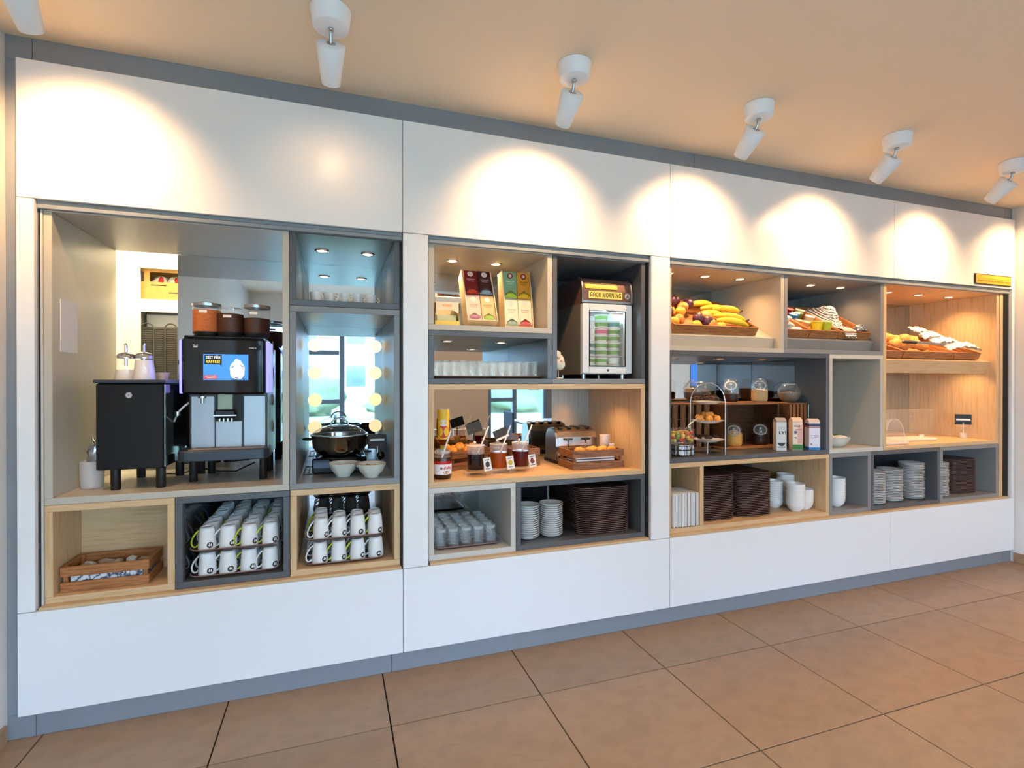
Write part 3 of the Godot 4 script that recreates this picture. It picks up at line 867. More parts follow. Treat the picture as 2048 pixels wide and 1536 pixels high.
# rounded rectangle swept with a profile of (offset outwards, height); caps close first and last ring
func rr(m: MB, w: float, d: float, r: float, pr: Array, cap0 := true, cap1 := true, per := 5) -> MB:
	var rings := []
	var es := []
	for q in [[1, 1, 0], [-1, 1, 1], [-1, -1, 2], [1, -1, 3]]:
		for k in per + 1:
			var t: float = PI / 2 * (q[2] + float(k) / per)
			es.append([Vector3(cos(t), 0, sin(t)), Vector3(q[0] * (w / 2 - r), 0, q[1] * (d / 2 - r))])
	for p in pr:
		var ring := []
		for e in es:
			ring.append(e[1] + e[0] * (r + p.x) + Vector3.UP * p.y)
		rings.append(ring)
	var n := es.size()
	for i in pr.size() - 1:
		var dd: Vector2 = (pr[i + 1] - pr[i]).normalized()
		for k in n:
			var k2 := (k + 1) % n
			var n0: Vector3 = es[k][0] * dd.y - Vector3.UP * dd.x
			var n1: Vector3 = es[k2][0] * dd.y - Vector3.UP * dd.x
			m.quad(rings[i][k], rings[i][k2], rings[i + 1][k2], rings[i + 1][k], n0, n1, n1, n0)
	if cap0:
		for k in n:
			m.tri(Vector3(0, pr[0].y, 0), rings[0][k], rings[0][(k + 1) % n], Vector3.DOWN, Vector3.DOWN, Vector3.DOWN)
	if cap1:
		var l: int = pr.size() - 1
		for k in n:
			m.tri(Vector3(0, pr[l].y, 0), rings[l][k], rings[l][(k + 1) % n], Vector3.UP, Vector3.UP, Vector3.UP)
	return m

# a round or rectangular patch that lies on an upright cone: radius r at height 0, slope dr per height
func patch(m: MB, r0: float, dr: float, th: float, y: float, hw: float, hh: float, lift: float, rnd := true) -> MB:
	var on := func(u: float, v: float) -> Array:
		var rad := r0 + dr * v + lift
		var t := th + u / r0
		return [Vector3(cos(t) * rad, v, sin(t) * rad), Vector3(cos(t), -dr, sin(t)).normalized()]
	if rnd:
		var c = on.call(0.0, y)
		for k in 20:
			var a = on.call(cos(TAU * k / 20.0) * hw, y + sin(TAU * k / 20.0) * hh)
			var b = on.call(cos(TAU * (k + 1) / 20.0) * hw, y + sin(TAU * (k + 1) / 20.0) * hh)
			m.tri(c[0], a[0], b[0], c[1], a[1], b[1])
	else:
		var steps := 14
		for k in steps:
			var u0 := lerpf(-hw, hw, float(k) / steps)
			var u1 := lerpf(-hw, hw, float(k + 1) / steps)
			var a = on.call(u0, y - hh)
			var b = on.call(u1, y - hh)
			var c = on.call(u1, y + hh)
			var d = on.call(u0, y + hh)
			m.quad(a[0], b[0], c[0], d[0], a[1], b[1], c[1], d[1])
	return m

func arc(c: Vector3, r: float, a0: float, a1: float, n: int, ex: Vector3, ey: Vector3) -> Array:
	var o := []
	for i in n + 1:
		var t = lerpf(a0, a1, float(i) / n)
		o.append(c + ex * cos(t) * r + ey * sin(t) * r)
	return o

func make_mug(called: String, label: String, group: String, hm: Material) -> Node3D:
	var t := thing(called, label, "mug", Vector3.ZERO, 0, group)
	part("body", mb().lathe([Vector2(0.0325, 0.004), Vector2(0.033, 0), Vector2(0.0345, 0.001), Vector2(0.0343, 0.02), Vector2(0.033, 0.045), Vector2(0.0305, 0.072), Vector2(0.0285, 0.086), Vector2(0.0255, 0.0925), Vector2(0.0215, 0.0935), Vector2(0.020, 0.0895), Vector2(0, 0.0895)], 26).done(), M.china, t)
	var hp := [Vector3(-0.0295, 0.078, 0), Vector3(-0.040, 0.070, 0), Vector3(-0.052, 0.052, 0), Vector3(-0.0585, 0.034, 0), Vector3(-0.057, 0.018, 0), Vector3(-0.049, 0.009, 0), Vector3(-0.040, 0.011, 0), Vector3(-0.0335, 0.019, 0)]
	part("handle", mb().tube(hp, 0.0036, 8).done(), hm, t)
	var lg := part("badge", patch(mb(), 0.0346, -0.012, PI / 2 - 0.50, 0.021, 0.0125, 0.0125, 0.0004).done(), M.olive, t)
	var mk := mb()
	for q in [[-0.004, 0.0], [0.003, 0.0015]]:
		patch(mk, 0.0346, -0.012, PI / 2 - 0.50 + q[0] / 0.0346, 0.021 + q[1], 0.0018, 0.006, 0.0008, false)
	patch(mk, 0.0346, -0.012, PI / 2 - 0.50, 0.0205, 0.007, 0.0015, 0.0008, false)
	part("mark", mk.done(), M.text_white, lg)
	return t

func make_tray(called: String, label: String, group: String, w: float, d: float) -> Node3D:
	var t := thing(called, label, "tray", Vector3.ZERO, 0, group)
	part("base", rr(mb(), w - 0.03, d - 0.03, 0.03, [Vector2(0, 0), Vector2(0.003, 0.0005), Vector2(0.012, 0.010), Vector2(0.010, 0.0112), Vector2(0.001, 0.003)]).done(), M.tray, t)
	part("rim", rr(mb(), w - 0.03, d - 0.03, 0.03, [Vector2(0.011, 0.0098), Vector2(0.0150, 0.0100), Vector2(0.0155, 0.0112), Vector2(0.0145, 0.0122), Vector2(0.0105, 0.0122)], false, false).done(), M.tray_edge, t)
	return t

func plank(parent: Node3D, called: String, s: Vector3, c: Vector3, m: Material) -> void:
	part(called, bx(s, 0.0012), m, parent, c)

# slatted crate, base centre at the origin; rows of boards with a gap
func crate(called: String, label: String, at: Vector3, turn: float, w: float, d: float, h: float, rows: int, gap: float, set_ := "crate", tilt := 0.0) -> Node3D:
	var t := thing(called, label, "crate", at, turn)
	t.rotation.x = tilt
	var th := 0.008
	var bh := (h - gap * (rows - 1)) / rows
	var MX: Material = M[set_ + "_x"]
	var MZ: Material = M[set_ + "_z"]
	for r in rows:
		var y := bh / 2 + r * (bh + gap)
		plank(t, "board", Vector3(w, bh, th), Vector3(0, y, d / 2 - th / 2), MX)
		plank(t, "board", Vector3(w, bh, th), Vector3(0, y, -d / 2 + th / 2), MX)
		plank(t, "board", Vector3(th, bh, d - 2 * th), Vector3(-w / 2 + th / 2, y, 0), MZ)
		plank(t, "board", Vector3(th, bh, d - 2 * th), Vector3(w / 2 - th / 2, y, 0), MZ)
	if rows > 1:
		for q in [[-1, -1], [1, -1], [-1, 1], [1, 1]]:
			plank(t, "post", Vector3(0.014, h - 0.002, 0.014), Vector3(q[0] * (w / 2 - th - 0.007), h / 2, q[1] * (d / 2 - th - 0.007)), M[set_ + "_y"])
	for i in 3:
		plank(t, "slat", Vector3(w - 2 * th, 0.006, (d - 2 * th) / 3 - 0.004), Vector3(0, 0.004, -d / 2 + th + (d - 2 * th) / 3 * (i + 0.5)), MX)
	return t

# crumpled cloth
func cloth(called: String, label: String, at: Vector3, turn: float, w: float, d: float, hgt: float, m: Material, sd: int, cat := "cloth", bump := 1.0) -> Node3D:
	var nz := FastNoiseLite.new()
	nz.seed = sd
	nz.frequency = 1.0
	var f := func(x: float, z: float) -> Vector3:
		var e := clampf(1.0 - pow(maxf(absf(x) / (w / 2), absf(z) / (d / 2)), 3.0), 0.0, 1.0)
		var y := hgt * e * (0.75 + 0.5 * nz.get_noise_2d(x * 22, z * 22)) + 0.012 * bump * e * nz.get_noise_2d(x * 75 + 9, z * 75) + 0.001
		return Vector3(x + 0.010 * nz.get_noise_2d(z * 40, x * 30 + 5), maxf(y, 0.001), z + 0.010 * nz.get_noise_2d(x * 40 + 7, z * 30))
	var mi := part(numbered(called), mb().sheet(f, -w / 2, w / 2, -d / 2, d / 2, 40, 32, 0.0012).done(), m, self, at, Vector3(0, turn, 0))
	tag(mi, label, cat)
	if cat != "bag":
		part("front_fold", bx(Vector3(w * 0.97, 0.050, 0.004), 0.0015, Vector3(0, 0.030, d / 2 - 0.002)), m, mi)
		part("side_fold", bx(Vector3(0.004, 0.050, d * 0.9), 0.0015, Vector3(w / 2 - 0.001, 0.030, 0)), m, mi)
		part("side_fold", bx(Vector3(0.004, 0.050, d * 0.9), 0.0015, Vector3(-w / 2 + 0.001, 0.030, 0)), m, mi)
	return mi

func fill_rand(sd: int) -> RandomNumberGenerator:
	var r := RandomNumberGenerator.new()
	r.seed = sd
	return r

func build_objects() -> void:
	build_coffee()
	build_mugs()
	build_pot()
	build_tea()
	build_fridge()
	build_spreads()
	build_stacks()
	build_fruit()
	build_dairy()
	build_bread()
	build_cereal()

# ---------------------------------------------------------------- coffee niche
func build_coffee() -> void:
	var y0 := 0.8836
	# milk cooler
	var t := thing("milk_cooler", "black glossy milk cooler on four legs, left of the coffee machine", "cooler", Vector3(-2.2285, y0, -0.29))
	part("body", bx(Vector3(0.236, 0.352, 0.34), 0.006, Vector3(0, 0.258, 0)), M.black, t)
	part("door", bx(Vector3(0.230, 0.346, 0.012), 0.003, Vector3(0, 0.258, 0.176)), M.black, t)
	part("lid", bx(Vector3(0.248, 0.014, 0.362), 0.003, Vector3(0, 0.441, 0.004)), M.navy, t)
	part("side_trim", bx(Vector3(0.003, 0.34, 0.012), 0, Vector3(0.1185, 0.258, 0.166)), M.steel, t)
	var lk := part("lock", mb().cyl(Vector3.ZERO, 0.0115, 0.006, 22).done(), M.chrome, t, Vector3(-0.002, 0.385, 0.182), Vector3(PI / 2, 0, 0))
	part("keyhole", bx(Vector3(0.002, 0.001, 0.009)), M.blackmatt, lk, Vector3(0, 0.0062, 0))
	for q in [[-0.058, 0.155], [0.100, 0.155], [-0.058, -0.14], [0.096, -0.14]]:
		part("leg", mb().lathe([Vector2(0, 0), Vector2(0.0165, 0), Vector2(0.0175, 0.002), Vector2(0.0175, 0.083), Vector2(0, 0.083)], 20).done(), M.blackmatt, t, Vector3(q[0], 0, q[1]))
	# milk hose with a steel coupling
	var h := thing("milk_hose", "pale milk hose with a steel coupling between cooler and machine", "hose", Vector3(-2.085, 1.20, -0.22))
	part("hose", mb().tube([Vector3(-0.022, -0.05, -0.02), Vector3(-0.010, -0.03, 0.0), Vector3(0.004, -0.004, 0.005), Vector3(0.020, 0.015, 0.0), Vector3(0.034, 0.03, -0.02)], 0.0045, 8).done(), mat(Color(0.8, 0.8, 0.8), 0.4), h)
	part("coupling", mb().cyl(Vector3(-0.004, -0.024, 0.002), 0.011, 0.018, 14).done(), M.steel, h)
	# coffee machine
	var c := thing("coffee_machine", "black and steel coffee machine with a blue lit touch screen", "coffee machine", Vector3(-1.898, y0, -0.33))
	for q in [[-0.135, 0.095, 0.0], [0.148, 0.125, 0.0], [-0.150, -0.12, 0], [0.150, -0.11, 0], [-0.105, -0.115, 0]]:
		part("leg", mb().lathe([Vector2(0, 0), Vector2(0.0155, 0), Vector2(0.0165, 0.002), Vector2(0.0165, 0.10), Vector2(0, 0.10)], 20).done(), M.blackmatt, c, Vector3(q[0], 0, q[1]))
	part("chassis", bx(Vector3(0.315, 0.30, 0.27), 0.004, Vector3(0.008, 0.250, -0.03)), M.navy, c)
	part("side_panel", bx(Vector3(0.005, 0.50, 0.29), 0.002, Vector3(0.168, 0.350, -0.02)), mat(Color(0.70, 0.76, 0.73), 0.22, 0.35), c)
	part("front_panel", bx(Vector3(0.092, 0.228, 0.010), 0.002, Vector3(-0.094, 0.262, 0.108)), M.brushed, c)
	part("front_panel", bx(Vector3(0.090, 0.228, 0.010), 0.002, Vector3(0.112, 0.262, 0.108)), M.brushed, c)
	part("front_panel", bx(Vector3(0.105, 0.117, 0.010), 0.002, Vector3(0.008, 0.206, 0.108)), M.brushed, c)
	part("recess", bx(Vector3(0.108, 0.12, 0.006), 0, Vector3(0.010, 0.325, 0.104)), M.blackmatt, c)
	part("spout_slide", bx(Vector3(0.058, 0.07, 0.03), 0.003, Vector3(-0.004, 0.350, 0.118)), mat(Color(0.66, 0.72, 0.62), 0.35), c)
	var sp := part("spout", bx(Vector3(0.085, 0.038, 0.055), 0.006, Vector3(0.0, 0.298, 0.132)), M.black, c)
	part("bar", bx(Vector3(0.092, 0.007, 0.004), 0.001, Vector3(0, 0.292, 0.162)), M.chrome, sp)
	for k in 4:
		part("nozzle", mb().cyl(Vector3.ZERO, 0.0055, 0.022, 12).done(), M.chrome, sp, Vector3(-0.024 + k * 0.016, 0.262, 0.138))
	part("water_nozzle", mb().cyl(Vector3(-0.094, 0.345, 0.122), 0.007, 0.028, 14).cyl(Vector3(-0.094, 0.368, 0.122), 0.017, 0.008, 18).done(), M.chrome, c)
	var dp := part("drip_tray", rr(mb(), 0.345, 0.16, 0.03, [Vector2(0, 0.10), Vector2(0.004, 0.104), Vector2(0.004, 0.142), Vector2(0, 0.146)]).done(), M.navy, c, Vector3(0, 0, 0.118))
	part("grille", bx(Vector3(0.29, 0.003, 0.105), 0.001, Vector3(0.01, 0.1475, 0.012)), mat(Color(0.55, 0.45, 0.38), 0.35, 0.7), dp)
	for k in 9:
		part("slot", bx(Vector3(0.02, 0.001, 0.004)), M.blackmatt, dp, Vector3(-0.11 + k * 0.03, 0.1492, 0.015))
	var hd := part("head", bx(Vector3(0.325, 0.246, 0.25), 0.010, Vector3(0, 0.507, 0.045)), M.black, c)
	part("top_edge", bx(Vector3(0.31, 0.010, 0.24), 0.003, Vector3(0, 0.634, 0.04)), M.black, hd)
	part("front_glass", bx(Vector3(0.292, 0.228, 0.004), 0.001, Vector3(0, 0.508, 0.172)), mat(Color(0.03, 0.032, 0.036), 0.05), hd)
	for s in [-1, 1]:
		part("light_strip", bx(Vector3(0.010, 0.232, 0.17), 0.003, Vector3(s * 0.169, 0.505, 0.07)), glow(Color(0.60, 0.60, 1.0), 1.1), c)
		var l := OmniLight3D.new()
		l.name = "strip_light"
		l.light_color = Color(0.35, 0.38, 1.0)
		l.light_energy = 0.003
		l.light_size = 0.03
		l.omni_range = 3
		l.omni_attenuation = 2
		l.shadow_enabled = true
		c.add_child(l, true)
		l.position = Vector3(s * 0.19, 0.50, 0.10)
	# screen
	var scr := part("screen", bx(Vector3(0.174, 0.112, 0.002), 0, Vector3(0.008, 0.503, 0.1755)), glow(Color(0.26, 0.56, 0.96), 0.55), c)
	part("bubble", bx(Vector3(0.066, 0.040, 0.001), 0, Vector3(-0.041, 0.535, 0.1772)), mat(Color(0.07, 0.09, 0.13), 0.4), scr)
	text("heading", "ZEIT FÜR", 0.0145, glow(Color(0.95, 0.95, 0.95), 0.6), scr, Vector3(-0.041, 0.5445, 0.1784), Vector3.ZERO, 0.056)
	text("heading", "KAFFEE!", 0.0120, glow(Color(0.95, 0.82, 0.15), 0.6), scr, Vector3(-0.042, 0.526, 0.1784), Vector3.ZERO, 0.053)
	part("bubble_tail", mb().prism(PackedVector2Array([Vector2(-0.018, 0.516), Vector2(-0.012, 0.516), Vector2(-0.004, 0.503)]), 0.1768, 0.1776).done(), mat(Color(0.07, 0.09, 0.13), 0.4), scr)
	var wp := PackedVector2Array()
	for k in 28:
		var th := TAU * k / 28
		wp.append(Vector2(0.052 + cos(th) * (0.029 + 0.002 * sin(th * 5) - 0.007 * sin(th)), 0.494 + sin(th) * (0.045 + 0.002 * cos(th * 7))))
	part("picture", mb().prism(wp, 0.1766, 0.1776).done(), glow(Color(0.86, 0.90, 0.97), 0.6), scr)
	var inkm := mb()
	for q in [[0.036, 0.452, 0.5], [0.050, 0.456, -0.4], [0.045, 0.449, 0.0], [0.075, 0.458, 1.2], [0.078, 0.450, 0.8], [0.035, 0.505, 0.7], [0.07, 0.508, -0.5]]:
		inkm.xf = Transform3D(Basis(Vector3(0, 0, 1), q[2]), Vector3(q[0], q[1], 0.1782))
		inkm.box(Vector3.ZERO, Vector3(0.014, 0.003, 0.0008))
	part("ink", inkm.done(), mat(Color(0.10, 0.12, 0.2), 0.4), scr)
	part("red_panel", bx(Vector3(0.050, 0.017, 0.001), 0, Vector3(-0.051, 0.460, 0.1772)), glow(Color(0.80, 0.25, 0.28), 0.5), scr)
	part("red_panel_line", mb().box(Vector3(-0.051, 0.4635, 0.1781), Vector3(0.042, 0.003, 0.0006)).box(Vector3(-0.047, 0.457, 0.1781), Vector3(0.036, 0.003, 0.0006)).done(), M.text_white, scr)
	text("maker_mark", "WMF", 0.0080, M.text_white, hd, Vector3(-0.108, 0.590, 0.1745), Vector3.ZERO, 0.017)
	part("maker_ticks", mb().box(Vector3(-0.114, 0.598, 0.1748), Vector3(0.006, 0.002, 0.0006)).box(Vector3(-0.102, 0.598, 0.1748), Vector3(0.006, 0.002, 0.0006)).done(), M.text_white, hd)
	text("type_plate", "1500 S", 0.0050, M.text_white, hd, Vector3(0.112, 0.588, 0.1745), Vector3.ZERO, 0.030)
	for k in 4:
		var yv: float = [0.612, 0.484, 0.357, 0.228][k]
		var vd := part("side_disc", mb().cyl(Vector3.ZERO, 0.026, 0.0018, 26).done(), M.cream_disc, c, Vector3(0.1712, yv - 0.003, -0.035), Vector3(0, 0, -PI / 2))
		var poly := PackedVector2Array()
		for a in 13:
			var th := deg_to_rad(-78 + a * 13.0)
			poly.append(Vector2(cos(th), sin(th)) * 0.0262)
		part("dark_half", mb().prism(poly, 0, 0.0006).done(), M.brown_disc, vd, Vector3(0, 0.002, 0), Vector3(-PI / 2, -PI / 2, PI))
	# bean hoppers
	var hi := 0
	for q in [[-1.992, 0.057, 0.118, M.cocoa, 0.112, "with pale brown powder, left of three"], [-1.893, 0.054, 0.098, M.beans, 0.096, "with coffee beans, middle and lowest of three"], [-1.789, 0.058, 0.118, M.beans, 0.082, "three quarters full of beans, right of three"]]:
		var b := thing("bean_hopper", "glass hopper %s on the coffee machine" % q[5], "hopper", Vector3(q[0], 1.5225, -0.30 + (0.02 if hi == 1 else 0.0)), 0, "hoppers on the coffee machine")
		var r: float = q[1]
		var hh: float = q[2]
		part("foot", mb().lathe([Vector2(0, 0), Vector2(r * 0.80, 0), Vector2(r * 0.99, 0.020), Vector2(r * 0.99, 0.026), Vector2(0, 0.026)], 28).done(), M.blackmatt, b)
		part("glass_wall", mb().lathe([Vector2(r, q[4] + 0.012), Vector2(r, 0.026 + hh)], 28).done(), M.glass_thick, b)
		var ct := part("contents", mb().lathe([Vector2(0, 0.0265), Vector2(r * 0.995, 0.0265), Vector2(r * 0.995, q[4] + 0.012), Vector2(0, q[4] + 0.020)], 26).done(), q[3], b)
		stuff(ct)
		part("lid", mb().lathe([Vector2(r * 0.9, 0.024 + hh), Vector2(r + 0.002, 0.024 + hh), Vector2(r + 0.0025, 0.036 + hh), Vector2(r - 0.002, 0.038 + hh), Vector2(0, 0.038 + hh)], 28).done(), [M.steel, M.glass_thick, M.steel][hi], b)
		part("label_strip", patch(mb(), r + 0.0005, 0, PI / 2 + 0.1, 0.115 if hi != 1 else 0.095, 0.017, 0.006, 0.0004, false).done(), M.paper, b)
		hi += 1
	# sugar dispensers, wooden bowl on the cooler
	var yc := y0 + 0.448
	var si := 0
	for q in [[-2.290, -0.26, 0.042, "left, a third full"], [-2.214, -0.225, 0.083, "right, nearly full"]]:
		var s := thing("sugar_dispenser", "glass sugar dispenser with steel spout on the milk cooler, %s" % q[3], "dispenser", Vector3(q[0], yc, q[1]), 0, "sugar dispensers")
		part("glass_body", mb().lathe([Vector2(0.042, 0), Vector2(0.043, 0.004), Vector2(0.0305, 0.095)], 28).done(), M.glass_thick, s)
		var k: float = q[2]
		stuff(part("sugar", mb().lathe([Vector2(0, 0.001), Vector2(0.040, 0.001), Vector2(0.0405 - 0.128 * k, k), Vector2(0, k + 0.003)], 24).done(), mat(Color(0.93, 0.90, 0.88), 0.85), s))
		part("cap", mb().lathe([Vector2(0.0325, 0.092), Vector2(0.0325, 0.106), Vector2(0.0255, 0.112), Vector2(0.010, 0.119), Vector2(0, 0.120)], 28).done(), M.chrome, s)
		part("spout", mb().tube([Vector3(0, 0.06 if si == 0 else 0.085, 0.0), Vector3(0, 0.118, 0), Vector3(0, 0.148, 0), Vector3(-0.004 + 0.008 * si, 0.155, 0)], 0.006, 12).done(), M.chrome, s)
		si += 1
	var w := thing("wooden_bowl", "small pale wooden bowl behind the sugar dispensers", "bowl", Vector3(-2.168, yc, -0.30))
	part("bowl", mb().lathe([Vector2(0, 0), Vector2(0.022, 0), Vector2(0.030, 0.032), Vector2(0.027, 0.032), Vector2(0.020, 0.005), Vector2(0, 0.005)], 24).done(), M.oak_h, w)
	# frosted cup with foil packet
	var p := thing("plastic_cup", "frosted plastic beaker at the left end of the coffee niche", "cup", Vector3(-2.395, y0, -0.215))
	part("beaker", mb().lathe([Vector2(0, 0.001), Vector2(0.038, 0), Vector2(0.040, 0.003), Vector2(0.043, 0.112), Vector2(0.0415, 0.112), Vector2(0.0385, 0.005), Vector2(0, 0.004)], 28).done(), M.frosted, p)
	var f := thing("foil_packet", "crumpled silver foil packet sticking out of the frosted beaker", "packet", Vector3(-2.383, y0 + 0.09, -0.225))
	part("foil", mb().lump(Vector3(0, 0.045, 0), Vector3(0.030, 0.062, 0.02), 18, 0.42, 5).done(), mat(Color(0.80, 0.82, 0.86), 0.22, 0.9), f)
	var cb := thing("power_cable", "thin black cable lying behind the legs of the coffee machine", "cable", Vector3(-2.0, y0 + 0.004, -0.5))
	part("cable", mb().tube([Vector3(-0.22, 0.0, 0.02), Vector3(-0.13, 0.0, 0.05), Vector3(-0.06, 0.02, 0.02), Vector3(0.02, 0.0, 0.03), Vector3(0.10, 0.0, 0.06), Vector3(0.19, 0.045, 0.1)], 0.0035, 8).done(), M.blackmatt, cb)
	# what shows in the passage hatch
	var bxm := thing("cardboard_box", "brown cardboard box of bagged goods on the hatch shelf behind the coffee niche", "box", Vector3(-2.365, 1.832, -1.44))
	part("front_flap", bx(Vector3(0.42, 0.105, 0.006), 0.001, Vector3(0, 0.0525, 0.10)), M.card, bxm)
	part("top_flap", bx(Vector3(0.42, 0.045, 0.006), 0.001, Vector3(0, 0.188, 0.10)), M.card, bxm)
	part("side_flap", bx(Vector3(0.030, 0.062, 0.006), 0.001, Vector3(-0.162, 0.136, 0.10)), M.card, bxm)
	part("carton", mb().box(Vector3(0, 0.003, 0), Vector3(0.42, 0.006, 0.2)).box(Vector3(0, 0.208, 0), Vector3(0.42, 0.006, 0.2)).box(Vector3(0, 0.105, -0.1), Vector3(0.42, 0.21, 0.006)).done(), M.card, bxm)
	part("print", mb().box(Vector3(-0.1, 0.085, 0.1034), Vector3(0.08, 0.006, 0.0006)).box(Vector3(0.03, 0.042, 0.1034), Vector3(0.15, 0.007, 0.0006)).box(Vector3(0.07, 0.075, 0.1034), Vector3(0.05, 0.005, 0.0006)).done(), M.text_dark, bxm)
	for k in 3:
		var g := thing("plastic_bag", "white and red plastic bag in the cardboard box, %s from the left" % ORD[k], "bag", Vector3(-2.475 + k * 0.085, 1.84, -1.44), 0, "bags in the cardboard box")
		part("bag", mb().lump(Vector3(0, 0.105, 0), Vector3(0.055, 0.045, 0.06), 16, 0.22, 3 + k).done(), M.paper, g)
		part("red_patch", mb().lump(Vector3(0.01, 0.115, 0.045), Vector3(0.016, 0.026, 0.018), 12, 0.2, 4 + k).done(), M.red, g)
	var wbx := thing("white_bin", "white plastic bin on the hatch below the shelf, behind the dark basket", "bin", Vector3(-2.36, 1.665, -1.50))
	part("bin", bx(Vector3(0.40, 0.085, 0.12), 0.006, Vector3(0, 0.0425, 0)), M.lampwhite, wbx)
	var hs := thing("wall_shelf", "white shelf with a folded edge in the hatch below the cardboard box", "shelf", Vector3(-2.325, 1.77, -1.45))
	part("board", bx(Vector3(0.5, 0.014, 0.24), 0.002, Vector3(0, 0.053, 0)), M.lampwhite, hs)
	part("lip", bx(Vector3(0.5, 0.075, 0.01), 0.002, Vector3(0, 0.018, 0.12)), M.lampwhite, hs)
	part("bracket", bx(Vector3(0.02, 0.06, 0.03), 0.003, Vector3(0.06, -0.03, 0.11)), M.lampwhite, hs)
	var bk := thing("folding_basket", "dark grey ribbed basket with looped wire handles in the hatch", "basket", Vector3(-2.40, 0.95, -1.445))
	part("body", bx(Vector3(0.35, 0.71, 0.2), 0.01, Vector3(0, 0.355, 0)), mat(Color(0.27, 0.26, 0.25), 0.7), bk)
	var ribs := mb()
	for k in 52:
		ribs.box(Vector3(0, 0.012 + k * 0.0135, 0.1015), Vector3(0.345, 0.005, 0.004))
	stuff(part("ribs", ribs.done(), mat(Color(0.33, 0.31, 0.29), 0.7), bk))
	for k in 3:
		var xx := -0.125 + k * 0.125
		var hp := [Vector3(xx - 0.033, 0.0, 0.108)]
		hp.append_array(arc(Vector3(xx, 0.70, 0.108), 0.033, PI, 0, 12, Vector3.RIGHT, Vector3.UP))
		hp.append(Vector3(xx + 0.033, 0.0, 0.108))
		part("wire", mb().tube(hp, 0.0045, 8).done(), mat(Color(0.30, 0.30, 0.29), 0.5, 0.3), bk)

# ---------------------------------------------------------------- mugs and cups
func build_mugs() -> void:
	var white := make_mug("mug", "x", "upturned mugs", M.china)
	var limey := make_mug("mug", "x", "upturned mugs", M.lime)
	var tray := make_tray("tray", "x", "trays under mugs and glasses", 0.345, 0.275)
	var first := {"w": true, "l": true, "t": true}
	var rng := fill_rand(12)
	for b in [["dark grey mug cabinet", -1.842, 0.5106, 2, 3], ["oak mug cabinet", -1.396, 0.5106, 1, 3]]:
		for lev in 2:
			for deep in int(b[3]):
				var y: float = b[2] + lev * 0.1078
				var zc := -0.185 - deep * 0.290
				var where := "%s%s tray, %s" % [["lower", "upper"][lev], ([" front", " rear"][deep] if b[3] == 2 else ""), b[0]]
				var tl := "brown tray of upturned mugs, the %s" % where
				if first.t:
					tray.position = Vector3(b[1], y, zc)
					tray.set_meta("label", tl)
					first.t = false
				else:
					dup(tray, Vector3(b[1], y, zc), 0, tl)
				for row in 3:
					for col in 4:
						var lim := rng.randf() < (0.30 if row > 0 else 0.22)
						if lev == 1 and b[3] == 1 and row == 2 and col > 0:
							continue
						var p := Vector3(b[1] - 0.1085 + col * 0.080 + rng.randf_range(-0.003, 0.003), y + 0.0034, zc + 0.090 - row * 0.082 + rng.randf_range(-0.003, 0.003))
						var lb := "upturned mug, %s row, %s from left, %s" % [["front", "middle", "rear"][row], ORD[col], where]
						var turn := rng.randf_range(-0.15, 0.35)
						var src := limey if lim else white
						var key := "l" if lim else "w"
						if first[key]:
							src.position = p
							src.rotation.y = turn
							src.set_meta("label", lb)
							first[key] = false
						else:
							dup(src, p, turn, lb)
	# cups on a tray in the upper cabinet
	dup(tray, Vector3(-1.405, 1.6796, -0.27), 0, "brown tray of small white cups in the cup cabinet")
	var cup0: Node3D = null
	for k in 5:
		for row in 2:
			var p := Vector3(-1.525 + k * 0.062, 1.6825, -0.20 - row * 0.085)
			var lb := "small white cup on the cup cabinet tray, %s row, %s from left" % [["front", "rear"][row], ORD[k]]
			if cup0 == null:
				cup0 = thing("cup", lb, "cup", p, -0.7, "small white cups")
				part("body", mb().lathe([Vector2(0, 0.001), Vector2(0.018, 0), Vector2(0.020, 0.003), Vector2(0.025, 0.025), Vector2(0.027, 0.058), Vector2(0.0255, 0.058), Vector2(0.022, 0.02), Vector2(0, 0.008)], 24).done(), M.china, cup0)
				part("handle", mb().tube(arc(Vector3(0.026, 0.032, 0), 0.014, PI / 2, -PI / 2, 10, Vector3.RIGHT, Vector3.UP), 0.003, 8).done(), M.china, cup0)
			else:
				dup(cup0, p, -0.7 + 0.2 * k, lb)
	# crate of sachets at the bottom left
	crate("wooden_crate", "low slatted walnut crate at the bottom left, lined with printed paper", Vector3(-2.296, 0.511, -0.148), 0, 0.292, 0.176, 0.097, 2, 0.022, "acacia")
	cloth("paper_lining", "white printed paper lining of the bottom left crate", Vector3(-2.296, 0.520, -0.148), 0, 0.245, 0.138, 0.045, M.printed, 5, "paper")
	var rg := fill_rand(77)
	for k in 9:
		var s := thing("sachet", "crumpled cream packet in the bottom left crate, %s of nine" % ORD[k], "packet", Vector3(-2.395 + (k % 5) * 0.048 + rg.randf_range(-0.01, 0.01), 0.570 + 0.006 * (k % 2), -0.19 + (k / 5) * 0.055), rg.randf() * 3, "packets in the bottom left crate")
		part("packet", mb().lump(Vector3.ZERO, Vector3(0.030, 0.016, 0.017), 12, 0.3, 20 + k).done(), [M.napkin, mat(Color(0.74, 0.64, 0.55), 0.7), mat(Color(0.82, 0.76, 0.70), 0.7)][k % 3], s)

